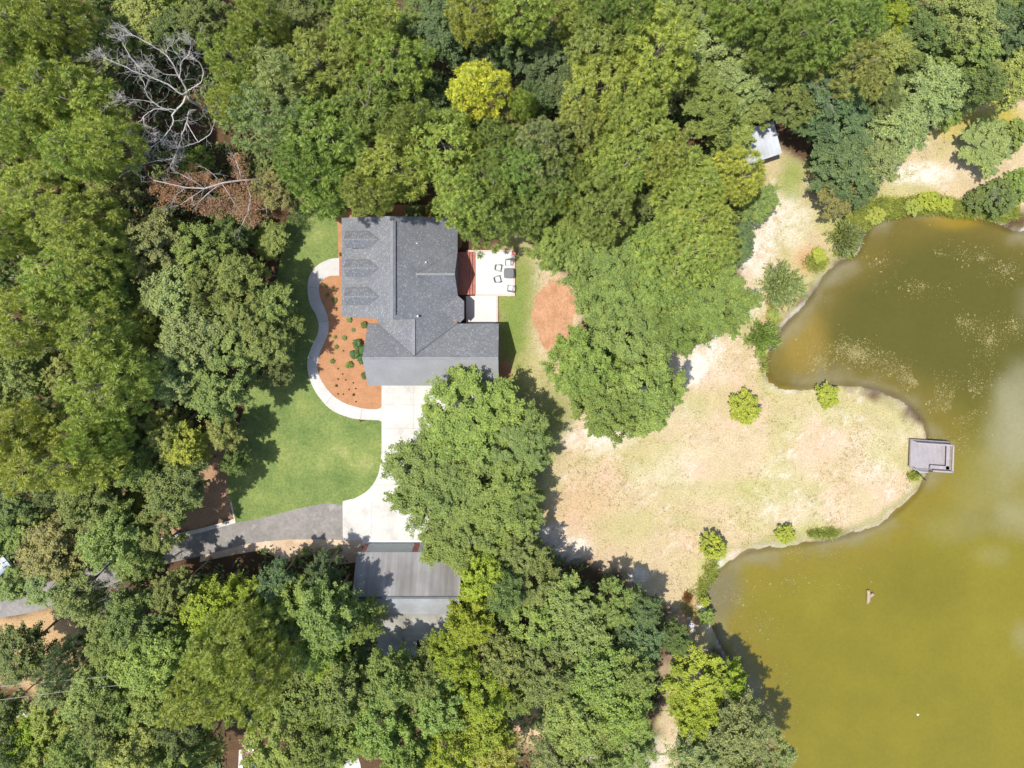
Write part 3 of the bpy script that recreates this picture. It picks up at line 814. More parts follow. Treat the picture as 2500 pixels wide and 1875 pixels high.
# rear brick steps and patio
steps = empty('brick_steps', (-5.0, -2.1, 0))
tag(steps, 'wide red brick steps from the rear gable down to the white patio', 'steps')
x0 = -5.92; yb, yt = -4.52, 0.0
px_tr = [1138.5, 1146, 1153.2, 1160.5]
z = .72
hb(MB().box(x0, yb, 0, W(1138.5, 0, .72)[0], yt, .72), 'landing', M['brick'], steps)
prev = W(1138.5, 0, .72)[0]
for i, pxr in enumerate(px_tr[1:]):
    z = .72 - (i + 1) * .16
    xr_ = W(pxr, 0, z)[0]
    hb(MB().box(prev + .002, yb + .01 * (i + 1), 0, xr_, yt - .01 * (i + 1), z), 'tread', M['brick'], steps)
    prev = xr_ + .012
patio = empty('patio', (-1.5, -2.5, 0)); tag(patio, kind='structure')
PZ0 = .15
hb(MB().box(prev + .003, W(0, 718)[1], 0, W(1252, 0)[0], W(0, 615)[1], PZ0), 'slab', M['patio'], patio)
hb(MB().box(W(1138, 0)[0], W(0, 785)[1] - .3, 0, W(1211, 0)[0], W(0, 722.5)[1], PZ0 - .02), 'slab', M['patio'], patio)
M['pale_brick'] = surf('pale_pink_brick', [(0.3, (.60, .42, .37)), (0.7, (.68, .50, .45))], 3, (12, .75, 1.2))
for (a, b, c, e) in ((1138.8, 610.5, 1257, 614.9), (1252.1, 615, 1257, 718), (1160.6, 718.1, 1257, 722.4), (1211.1, 722.5, 1215.5, 786)):
    X0, Y0 = W(a, e); X1, Y1 = W(c, b)
    hb(MB().box(X0, Y0, 0, X1, Y1, PZ0 + .03), 'brick_border', M['pale_brick'], patio)
pil = MB().box(*W(1250.5, 622), 0, *W(1257.5, 612), .75)
x_, y_ = W(1254, 617)
pil.box(x_ - .22, y_ - .24, .75, x_ + .22, y_ + .24, .82)
tag(pil.build('brick_pillar', M['brick']), 'short brick pillar at the upper corner of the white patio', 'pillar')

# patio furniture
def chair(px, py, rz, label):
    c = empty('patio_chair', (*W(px, py, .4), PZ0), rz)
    tag(c, label, 'chair', 'cushioned chairs on the patio')
    f = MB()
    f.box(-.31, -.30, .24, .31, .32, .30)
    f.build('seat_frame', M['chair'], c)
    s = MB().box(-.24, -.30, .301, .24, .24, .43)
    s.build('seat_cushion', M['cushion'], c, bevel=.05)
    b = MB()
    b.add([(-.27, .24, .30), (.27, .24, .30), (.27, .33, .30), (-.27, .33, .30), (-.25, .38, .88), (.25, .38, .88), (.25, .45, .87), (-.25, .45, .87)],
          [(3, 2, 1, 0), (4, 5, 6, 7), (0, 1, 5, 4), (1, 2, 6, 5), (2, 3, 7, 6), (3, 0, 4, 7)])
    for k in range(5):
        xx = -.2 + k * .1
        b.bar((xx, .275, .5), (xx, .36, .88), .03, .04)
    b.build('backrest', M['chair'], c)
    for sx in (-1, 1):
        a = MB()
        a.tube([(sx * .31, -.32, .46), (sx * .345, -.1, .60), (sx * .345, .12, .61), (sx * .30, .34, .58)], [.04, .045, .045, .035], 8)
        a.build('armrest', M['chair'], c)
        for yy in (-.28, .30):
            MB().tube([(sx * .30, yy, 0), (sx * .30, yy, .50)], [.022, .026], 8).build('leg', M['chair'], c)


chair(1241, 640.5, 0, 'patio chair just above the square table, its back toward the trees')
chair(1216.5, 653.5, math.radians(80), 'patio chair facing the table, the upper of the two toward the brick steps')
chair(1214.5, 681.5, math.radians(105), 'patio chair facing the table, the lower of the two toward the brick steps')
chair(1246.5, 703.5, math.radians(172), 'patio chair alone in the lower patio corner beside the brick border')
tb = empty('patio_table', (*W(1242, 667, .7), PZ0))
tag(tb, 'dark grey square table with bowed sides on the white patio', 'table')
pts = []
for k in range(4):
    for j in range(8):
        u = -1 + 2 * j / 8
        e = 1 + .13 * (1 - u * u)
        q = (u * .49, -e * .46)
        a = math.pi / 2 * k
        pts.append((q[0] * math.cos(a) - q[1] * math.sin(a), q[0] * math.sin(a) + q[1] * math.cos(a)))
pts = [(x, y * 1.06) for x, y in pts]
MB().prism(pts, .66, .72).build('tabletop', M['table'], tb, bevel=.015)
MB().box(-.33, -.33, 0, .33, .33, .66).build('pedestal', M['chair'], tb)

# ------------------------------------------------------------------ detached garage
shop = empty('detached_garage', (-10.5, -34.5, 0))
tag(shop, 'detached garage with streaked grey metal roof below the concrete driveway', 'garage')
OL, ORR = -15.85, -5.15
yN, yM, yS = -30.66, -34.2, -37.6
zE, zM = 2.8, 5.0
r = MB()
r.slab(ccw([(OL, yM, zM), (ORR, yM, zM), (ORR, yN, zE), (OL, yN, zE)]), .12)
ro = hb(r, 'roof', M['old_roof'], shop)
r = MB()
r.slab(ccw([(OL, yM - .002, zM), (ORR, yM - .002, zM), (ORR - .35, -36.6, zM - .62 * 2.4), (OL, -36.6, zM - .62 * 2.4)]), .12)
hb(r, 'roof_pale_band', M['pale_roof'], shop)['label'] = 'bluish white upper band of the rear roof slope'
r = MB()
zb = zM - .62 * 2.4
r.slab(ccw([(OL, -36.605, zb), (ORR - .35, -36.605, zb), (ORR - .75, -40.0, 2.2), (-9.8, -40.0, 2.2), (-9.8, -42.4, 1.85), (OL, -42.4, 1.85)]), .10)
hb(r, 'lean_to_roof', M['tan_roof'], shop)['label'] = 'stained tan lean-to roof'
hb(MB().bar((OL, yM, zM + .02), (ORR, yM, zM + .02), .22, .06), 'ridge_cap', M['ridge_and_shade_strip'], shop)
w = MB()
gable_prism(w, 'x', OL + .3, ORR - .3, yS + .6, yN - .25, zE + .02, zM - .2, yM)
hb(w, 'wall', M['brick'], shop)
gd = MB().box(-15.1, yN - .26, .12, -10.3, yN - .19, 2.45)
gdo = hb(gd, 'garage_door', M['door_grey'], shop)
hb(MB().box(-14.5, yN - .185, 2.46, -10.3, yN - .08, 2.62), 'door_trim', M['white_trim'], shop)
gd = MB().box(-9.7, yN - .26, .12, -6.2, yN - .19, 2.45)
hb(gd, 'garage_door', M['door_grey'], shop)
for x, y in ((-9.9, -42.2), (-15.7, -42.2), (-6.1, -39.9)):
    hb(MB().box(x - .07, y - .07, 0, x + .07, y + .07, 1.8 if y < -41 else 2.1), 'post', M['pole'], shop)

# white-roofed shed
shed = empty('shed', (*W(1850, 348, 2), 0))
tag(shed, 'small shed with bluish white metal roof half hidden under the trees by the sand path', 'shed')
sq = [WP(1800, 318, 2.9), WP(1890, 298, 3.3), WP(1909, 374, 3.1), WP(1862, 391, 2.8), WP(1822, 404, 2.7)]
sq = [WP(1795, 322, 2.8), WP(1889, 296, 3.2), WP(1909, 374, 3.1), WP(1818, 406, 2.7)]
hb(MB().slab(ccw([tuple(p) for p in sq]), .14), 'roof', M['white_roof'], shed)
cx = sum(p.x for p in sq) / 4; cy = sum(p.y for p in sq) / 4
ins = [(cx + (p.x - cx) * .93, cy + (p.y - cy) * .95) for p in sq]
n = 4
wb = MB(); base = [(p[0], p[1], 0) for p in ins]; top = [(ins[i][0], ins[i][1], sq[i].z - .16) for i in range(4)]
wb.add(base + top, [[0, 1, 2, 3], [7, 6, 5, 4]] + [[i, 4 + i, 4 + (i + 1) % 4, (i + 1) % 4] for i in range(4)])
M['shed_wall'] = surf('dark_shed_siding', [(0.3, (.07, .06, .055)), (0.7, (.11, .10, .09))], 2, (10, .8, 1.2))
hb(wb, 'wall', M['shed_wall'], shed)
sm = MB()
for k in range(1, 9):
    t = k / 9
    a = sq[0].lerp(sq[1], t); b = sq[3].lerp(sq[2], t)
    sm.bar(a + Vector((0, 0, .015)), b + Vector((0, 0, .015)), .05, .03)
hb(sm, 'seam', M['white_roof'], shed)

# ------------------------------------------------------------------ dock
dock = empty('dock', (*W(2275, 1115, .8), 0))
tag(dock, 'square grey wooden dock with railings at the tip of the sandy point', 'dock')
DZ = .75
c = [WP(2225.5, 1078.5, DZ), WP(2328.5, 1084.5, DZ), WP(2325, 1154, DZ), WP(2268, 1151, DZ), WP(2267, 1160, DZ), WP(2247, 1161, DZ), WP(2233, 1149, DZ), WP(2223, 1147.5, DZ)]
k_ = (1 - (DZ + .75) / H) / (1 - DZ / H)
c = [Vector((p.x * (k_ if i in (1, 2) else 1), p.y * k_, p.z)) for i, p in enumerate(c)]
ux = (c[1] - c[0]).normalized(); uy = (c[7] - c[0]).normalized()
Wd = (c[1] - c[0]).length; Dd = (c[2] - c[1]).length
mb = MB()
nb = 30
for k in range(nb):
    a0 = c[0] + ux * (Wd * k / nb + .012); a1 = c[0] + ux * (Wd * (k + 1) / nb - .012)
    q = [a0, a1, a1 + uy * Dd, a0 + uy * Dd]
    mb.slab(ccw([tuple(p) for p in q]), .05)
hb(mb, 'deck_boards', M['wood_grey'], dock)
mb = MB(); mb.slab(ccw([tuple(p) for p in (c[3] + Vector((0, .02, -.04)), c[4] + Vector((0, 0, -.04)), c[5] + Vector((0, 0, -.04)), c[6] + Vector((.0, .02, -.04)))]), .05)
hb(mb, 'ramp', M['wood_grey'], dock)
fr = MB()
for a, b in ((0, 1), (1, 2), (7, 0)):
    fr.bar(c[a] - Vector((0, 0, .17)), c[b] - Vector((0, 0, .17)), .08, .2)
fr.bar(c[7] - Vector((0, 0, .17)), c[2] - Vector((0, 0, .17)), .08, .2)
hb(fr, 'frame', M['rail'], dock)
for i, (a, b) in enumerate(((.02, .03), (.5, .03), (.98, .03), (.98, .5), (.98, .97), (.5, .97), (.02, .97))):
    p = c[0] + ux * Wd * a + uy * Dd * b
    hb(MB().tube([(p.x, p.y, -2.0), (p.x, p.y, DZ + .88)], [.075, .075], 8), 'post', M['rail'], dock)


def rail(pa, pb, name='railing'):
    pa = Vector(pa); pb = Vector(pb)
    m_ = MB()
    m_.bar(pa + Vector((0, 0, .92)), pb + Vector((0, 0, .92)), .16, .05)
    m_.bar(pa + Vector((0, 0, .5)), pb + Vector((0, 0, .5)), .05, .09)
    m_.bar(pa + Vector((0, 0, .2)), pb + Vector((0, 0, .2)), .05, .09)
    return hb(m_, name, M['rail'], dock)


i0 = c[0] + ux * .12 + uy * .1; i1 = c[1] - ux * .12 + uy * .1; i2 = c[1] - ux * .12 + uy * (Dd - .1); i3 = c[0] + ux * (Wd * .45) + uy * (Dd - .1)
rail(i0, i1); rail(i1 - uy * 0, i2); rail(i2, i3)
# built-in benches inside two rails
for (a, b, off) in ((i2 + uy * 0, i3, -uy * .28), (i1, i2, -ux * .25)):
    m_ = MB(); m_.bar(a + off + Vector((0, 0, .45)), b + off + Vector((0, 0, .45)), .36, .05)
    hb(m_, 'bench', M['rail'], dock)
hr = MB()
p0 = c[0] + ux * .45 + uy * (Dd - .02); p1 = p0 + ux * 1.75
z1 = Vector((0, 0, .9))
hr.tube([p0, p0 + z1, p1 + z1, p1], [.035] * 4, 8)
q0 = WP(2231, 1148, DZ); q1 = WP(2249, 1166, .1)
hr.tube([q0, q0 + z1, q1 + z1, q1], [.035] * 4, 8)
qm = (q0 + q1) / 2
hr.tube([qm, qm + z1], [.03, .03], 8)
hr.tube([p0 + z1 * .55, p1 + z1 * .55], [.025, .025], 8)
hb(hr, 'handrail', M['black_metal'], dock)

# ------------------------------------------------------------------ small things on the water and shore
def rock_mesh(r, seed, sx=1, sy=1, sz=.6):
    rr = random.Random(seed)
    vs = []; fs = []
    n, m = 10, 6
    for j in range(m + 1):
        th = math.pi * j / m
        for k in range(n):
            ph = 2 * math.pi * k / n
            q = r * (1 + rr.uniform(-.16, .16))
            vs.append((q * sx * math.sin(th) * math.cos(ph), q * sy * math.sin(th) * math.sin(ph), q * sz * math.cos(th)))
    for j in range(m):
        for k in range(n):
            fs.append((j * n + k, (j + 1) * n + k, (j + 1) * n + (k + 1) % n, j * n + (k + 1) % n))
    return vs, fs


lg = empty('driftwood_log', (*W(2121, 1458, 0), WATER_Z))
tag(lg, 'forked brown driftwood log standing out of the olive pond', 'log')
m_ = MB(); m_.tube([(-.05, .75, .22), (0, .2, .2), (.0, -.35, .16), (-.08, -.75, .02)], [.17, .2, .19, .16], 8)
m_.build('log', M['log'], lg)
m_ = MB(); m_.tube([(.02, -.1, .12), (.28, .18, .2), (.5, .38, .28)], [.12, .15, .17], 8)
m_.build('branch_stub', M['log'], lg)
fl = empty('float', (*W(2243.5, 1748, 0), WATER_Z))
tag(fl, 'tiny white float on the open olive water', 'float')
v, f = rock_mesh(.11, 2, 1, 1, 1)
MB().add(v, f, True).build('ball', M['white_plastic'], fl)
MB().tube([(0, 0, .05), (.12, .12, .14)], [.02, .015], 6).build('stem', M['white_plastic'], fl)
for i, (px, py, r_) in enumerate(((1688, 1524, .34), (1692, 1538, .24), (1681, 1508, .22))):
    v, f = rock_mesh(r_, 20 + i, 1.1, .8, .55)
    o = MB().add(v, f).build('rock', M['stone'], None, (*W(px, py), .08))
    tag(o, ['largest pale bluish rock on the brown brush patch', 'pale rock lowest on the brown brush patch', 'pale rock uppermost on the brown brush patch'][i], 'rock', 'pale rocks by the pond bank')

# ------------------------------------------------------------------ cars
def car(px, py, rz, paint, label):
    c = empty('parked_car', (*W(px, py, .8), .065), rz)
    tag(c, label, 'car', 'parked cars')
    L_, W_ = 4.6, 1.8
    prof = [(-2.3, .35, .62, .80), (-2.2, .28, .86, .90), (-1.4, .24, .95, .92), (-.6, .22, .98, .92), (.7, .22, .98, .92), (1.4, .22, .92, .90), (2.1, .26, .80, .84), (2.3, .36, .62, .74)]
    vs = []; fs = []
    for x, zb_, zt, hw in prof:
        vs += [(x, -hw, zb_), (x, -hw * 1.0, (zb_ + zt) / 2 + .05), (x, -hw * .9, zt), (x, -hw * .4, zt + .03), (x, hw * .4, zt + .03), (x, hw * .9, zt), (x, hw, (zb_ + zt) / 2 + .05), (x, hw, zb_)]
    for i in range(len(prof) - 1):
        for k in range(8):
            fs.append((i * 8 + k, i * 8 + (k + 1) % 8, (i + 1) * 8 + (k + 1) % 8, (i + 1) * 8 + k))
    fs += [tuple(range(8)), tuple(range(len(prof) * 8 - 1, len(prof) * 8 - 9, -1))]
    b = MB().add(vs, fs, True); b.build('body', paint, c)
    # cabin of glass with a painted roof
    g = MB().add([(-1.75, -.80, .95), (.95, -.80, .95), (.95, .80, .95), (-1.75, .80, .95), (-1.15, -.62, 1.42), (.2, -.62, 1.42), (.2, .62, 1.42), (-1.15, .62, 1.42)],
                 [(0, 1, 5, 4), (1, 2, 6, 5), (2, 3, 7, 6), (3, 0, 4, 7), (4, 5, 6, 7)])
    g.build('windows', M['glass'], c)
    MB().add([(-1.2, -.64, 1.41), (.22, -.64, 1.41), (.22, .64, 1.41), (-1.2, .64, 1.41), (-1.05, -.5, 1.47), (.1, -.5, 1.47), (.1, .5, 1.47), (-1.05, .5, 1.47)],
             [(3, 2, 1, 0), (4, 5, 6, 7), (0, 1, 5, 4), (1, 2, 6, 5), (2, 3, 7, 6), (3, 0, 4, 7)]).build('roof', paint, c)
    for sx in (-1.4, 1.4):
        for sy in (-1, 1):
            wl = MB().tube([(sx, sy * .70, .32), (sx, sy * .92, .32)], [.32, .32], 16).build('wheel', M['tyre'], c)
            MB().tube([(sx, sy * .925, .32), (sx, sy * .935, .32)], [.2, .19], 12).build('rim', M['white_plastic'], wl)
    for sy in (-1, 1):
        MB().box(2.16, sy * .62 - .14, .58, 2.27, sy * .62 + .14, .70).build('headlight', M['white_plastic'], c)
        MB().box(-2.29, sy * .62 - .14, .62, -2.2, sy * .62 + .14, .76).build('taillight', M['brick'], c)
    return c


car(615, 1872, math.radians(96), M['red_paint'], 'maroon car parked on a pad at the bottom edge, half under a tree')
car(-28, 1402, math.radians(40), M['silver_paint'], 'pale silver car cut by the left edge, under the trees above the lane')

# utility pole wires at the lower left
pole = empty('utility_pole', (*W(-120, 1600, 0), 0))
tag(pole, 'two pale overhead wires and their pole crossing above the round tree at the left edge', 'wires')
MB().tube([(0, 0, 0), (0, 0, 9.2)], [.16, .11], 10).build('pole', M['pole'], pole)
MB().bar((0, -1.0, 8.7), (0, 1.0, 8.7), .12, .14).build('crossarm', M['pole'], pole)
for sy in (-.8, .8):
    e = WP(125, 1604 + sy * 12, 8.3) - pole.location
    e2 = WP(420, 1650 + sy * 12, 8.0) - pole.location
    a = Vector((0, -sy, 8.8))
    pts_ = []
    for k in range(13):
        t = k / 12
        p = a.lerp(e2, t); p.z -= 1.0 * 4 * t * (1 - t) * .4
        pts_.append(p)
    MB().tube(pts_, [.022] * 13, 5).build('wire', M['wire'], pole)

# ------------------------------------------------------------------ tree prototypes
def unit(v):
    return v / (np.linalg.norm(v, axis=-1, keepdims=True) + 1e-9)


def leaf_quads(P, Nn, length, width, rng, droop=0.0):
    """one diamond leaf spray per point, facing Nn"""
    n = len(P)
    R = unit(rng.normal(size=(n, 3)))
    Tn = unit(np.cross(Nn, R)); B = np.cross(Nn, Tn)
    L_ = (length * rng.uniform(.65, 1.35, n))[:, None]; w_ = (width * rng.uniform(.7, 1.3, n))[:, None]
    tip = P + Tn * L_ * .5 - np.array([0, 0, 1]) * droop * L_
    v = np.stack([P - Tn * L_ * .5, P + B * w_ * .5 + Tn * L_ * .08, tip, P - B * w_ * .5 + Tn * L_ * .08], 1)
    return v.reshape(-1, 3), np.arange(n * 4).reshape(n, 4)


def crown_broad(R, Zc, Hc, nlobe, nsub, nleaf, rng, leaf=(.185, .115), lobe=.46):
    """a broadleaf crown: limbs on an uneven dome, each carrying sprays of leaves that reach outwards"""
    pts = []; nor = []
    ga = math.pi * (3 - math.sqrt(5))
    cents = []
    for i in range(nlobe):
        u = (i + .5) / nlobe
        el = math.asin(1 - 1.5 * u)       # top pole down to well under the equator
        a = i * ga + rng.uniform(-.4, .4)
        q = rng.uniform(.5, 1.04)
        cents.append((np.array([math.cos(el) * math.cos(a) * R * q * .78, math.cos(el) * math.sin(a) * R * q * .78, Zc + math.sin(el) * Hc * (.45 + .5 * q) * .8]), R * lobe * rng.uniform(.6, 1.15)))
    mid = np.array([0, 0, Zc - Hc * .45])
    for c0, r0 in cents:
        od = unit(c0 - mid)
        for j in range(nsub):
            dv = unit(od * .9 + rng.normal(size=3) * .85)
            ln = r0 * rng.uniform(.6, 1.15)
            f = rng.uniform(0, 1, nleaf) ** .8
            sp = r0 * .165 * (1.15 - .75 * f)[:, None]
            dd = rng.normal(size=(nleaf, 3)) * np.array([1, 1, .55])
            p = c0 + dv * (ln * f)[:, None] + dd * sp
            p[:, 2] -= .18 * ln * f * f
            nn = unit(.35 * unit(dd) + .22 * od + np.array([-.15, 0, 1.1]) + .42 * rng.normal(size=(nleaf, 3)))
            pts.append(p); nor.append(nn)
    P = np.concatenate(pts); Nn = np.concatenate(nor)
    return leaf_quads(P, Nn, leaf[0], leaf[1], rng, .12), cents


def crown_pine(R, Zb, Zt, rng, ntop=105, nlow=44, needles=124, nl=.60, nw=.042):
    """limbs that carry round tufts of needles: one spaced layer over the dome, a thinner one below it"""
    tufts = []; limbs = []
    ga = math.pi * (3 - math.sqrt(5))
    # uneven dome: a few big bulges
    bul = [(rng.uniform(0, 6.28), rng.uniform(.1, 1.2), rng.uniform(-.34, .30)) for _ in range(8)]
    def dome(a, el):
        q = 1.0
        for ba, be, h_ in bul:
            dd = math.cos(el) * math.cos(be) * math.cos(a - ba) + math.sin(el) * math.sin(be)
            q += h_ * max(0.0, dd) ** 8
        return q
    Hc = Zt - Zb
    for i in range(ntop):
        if rng.random() < .10: continue
        u = (i + .5) / ntop
        el = math.asin(1 - 1.12 * u); a = i * ga + rng.uniform(-.16, .16)
        q = dome(a, el) * rng.uniform(.84, 1.12)
        p = np.array([math.cos(el) * math.cos(a) * R * q, math.cos(el) * math.sin(a) * R * q, Zb + Hc * .28 + math.sin(el) * Hc * .72 * q])
        tufts.append((p, unit(np.array([math.cos(a) * math.cos(el), math.sin(a) * math.cos(el), math.sin(el) + .9])), rng.uniform(.8, 1.2)))
        if i % 4 == 1:
            z0 = max(Zb * .8, p[2] - 1.0 - .35 * math.hypot(p[0], p[1]))
            m_ = p * np.array([.5, .5, 0]) + np.array([0, 0, (z0 + p[2]) / 2 - .3])
            limbs.append((np.array([0, 0, z0]), m_, p))
    for i in range(nlow):
        u = (i + .5) / nlow
        el = math.asin(.9 - 1.25 * u); a = i * ga + 1.3 + rng.uniform(-.3, .3)
        q = dome(a, el) * rng.uniform(.45, .82)
        p = np.array([math.cos(el) * math.cos(a) * R * q, math.cos(el) * math.sin(a) * R * q, Zb + Hc * .22 + math.sin(el) * Hc * .62 * q])
        tufts.append((p, unit(np.array([math.cos(a) * .5, math.sin(a) * .5, 1.0])), rng.uniform(.8, 1.15)))
    V = []
    for p, ax, sc in tufts:
        dd = unit(rng.normal(size=(needles, 3)) * .85 + ax * .55)
        Ln = nl * sc * rng.uniform(.75, 1.15, needles)[:, None]
        s = unit(np.cross(dd, ax + .5 * rng.normal(size=(needles, 3)))) * nw * .5
        c0 = p - ax * .12 + rng.normal(size=(needles, 3)) * .05
        base = c0 + dd * .12
        mid = c0 + dd * Ln * .6 + np.array([0, 0, .02])
        tip = c0 + dd * Ln - np.array([0, 0, .10]) * Ln
        V.append(np.stack([base, mid + s * 1.7, tip, mid - s * 1.7], 1))
    V = np.concatenate(V).reshape(-1, 3)
    return (V, np.arange(len(V)).reshape(-1, 4)), limbs


def trunk_mesh(h, r, limbs, rng, wob=.15):
    mb = MB()
    pts = []
    for k in range(6):
        t = k / 5
        pts.append((rng.normal() * wob * t * (1 - t) * 2, rng.normal() * wob * t * (1 - t) * 2, h * t))
    mb.tube(pts, [r * (1.25 if k == 0 else 1 - .75 * k / 5) for k in range(6)], 8)
    for a, m_, e in limbs:
        mb.tube([a, m_, e], [r * .28, r * .2, r * .07], 5)
    return mb


PROTO = {}


def add_proto(kind, crown, trunk_mb, R, Htop, leafmat):
    cm = mesh_np(kind + '_crown', crown[0], crown[1]); cm.materials.append(leafmat)
    tm = trunk_mb.mesh(kind + '_trunk'); tm.materials.append(M['bark'])
    PROTO.setdefault(kind, []).append((cm, tm, R, Htop))


for i in range(5):
    rng = np.random.default_rng(100 + i)
    cr, lm = crown_pine(3.25, 9.0, 16.6, rng, ntop=74 + 8 * (i % 3))
    add_proto('pine', cr, trunk_mesh(16.2, .2, [lm[j] for j in range(0, len(lm), 1)], rng), 3.6, 17.0, M['needle'])
for i in range(6):
    rng = np.random.default_rng(200 + i)
    cr, ce = crown_broad(3.3, 7.6, 3.6, 30 + 4 * (i % 3), 7, 96, rng, lobe=(.42, .48, .45)[i % 3])
    lm = [(np.array([0, 0, 4.2 + .1 * k]), c0[0] * np.array([.5, .5, 0]) + np.array([0, 0, (c0[0][2] + 5) / 2]), c0[0]) for k, c0 in enumerate(ce[2::2])]
    add_proto('oak', cr, trunk_mesh(8.6, .15, lm, rng), 3.6, 11.6, M['leaf'])
for i in range(3):
    rng = np.random.default_rng(300 + i)
    cr, ce = crown_broad(5.6, 8.2, 4.6, 70, 8, 120, rng, leaf=(.175, .11), lobe=.28)
    lm = [(np.array([0, 0, 3.2 + .08 * k]), c0[0] * np.array([.5, .5, 0]) + np.array([0, 0, (c0[0][2] + 4) / 2]), c0[0]) for k, c0 in enumerate(ce[3::2])]
    add_proto('bigoak', cr, trunk_mesh(9.5, .36, lm, rng), 6.2, 13.0, M['leaf'])
for i in range(3):
    rng = np.random.default_rng(400 + i)
    cr, ce = crown_broad(1.0, .95, .85, 44, 7, 36, rng, leaf=(.10, .058), lobe=.34)
    lm = [(np.array([0, 0, .2]), c0[0] * .5, c0[0]) for c0 in ce[::2]]
    add_proto('shrub', cr, trunk_mesh(.9, .05, lm, rng, .03), 1.15, 1.9, M['leaf'])
# open fan-shaped twiggy crown for the pale marsh shrubs
for i in range(2):
    rng = np.random.default_rng(500 + i)
    V = []
    for k in range(150):
        a = rng.uniform(0, 6.28); el = rng.uniform(.25, 1.45)
        dv = np.array([math.cos(a) * math.cos(el), math.sin(a) * math.cos(el), math.sin(el)])
        ln = rng.uniform(.7, 1.15)
        n_ = 22
        f = rng.uniform(.35, 1.0, n_)[:, None]
        p = dv * ln * f + rng.normal(size=(n_, 3)) * .05 + np.array([0, 0, .15]) - np.array([0, 0, .25]) * f ** 2
        tn = unit(dv + rng.normal(size=(n_, 3)) * .45)
        s = unit(np.cross(tn, rng.normal(size=(n_, 3)))) * .028
        V.append(np.stack([p, p + tn * .10 + s, p + tn * .2, p + tn * .10 - s], 1))
    V = np.concatenate(V).reshape(-1, 3)
    lm = []
    for k in range(16):
        a = rng.uniform(0, 6.28); el = rng.uniform(.3, 1.3)
        dv = np.array([math.cos(a) * math.cos(el), math.sin(a) * math.cos(el), math.sin(el)])
        lm.append((np.array([0, 0, .1]), dv * .5 + np.array([0, 0, .15]), dv * 1.0))
    add_proto('fanshrub', (V, np.arange(len(V)).reshape(-1, 4)), trunk_mesh(.6, .06, lm, rng, .03), 1.1, 1.3, M['leaf'])

TONE = {
    'P': (.375, .435, .105, 'yellow-green'), 'G': (.275, .350, .092, 'fresh green'), 'L': (.365, .390, .118, 'olive tan'), 'Y': (.64, .63, .11, 'bright yellow'),
    'O': (.262, .325, .100, 'mid green'), 'A': (.320, .380, .150, 'pale grey-green'), 'D': (.155, .218, .096, 'dark blue-green'), 'B': (.335, .410, .055, 'lime green'),
    'N': (.295, .300, .112, 'brownish olive'), 'K': (.185, .235, .078, 'dark green'), 'T': (.43, .45, .098, 'golden green'),
}

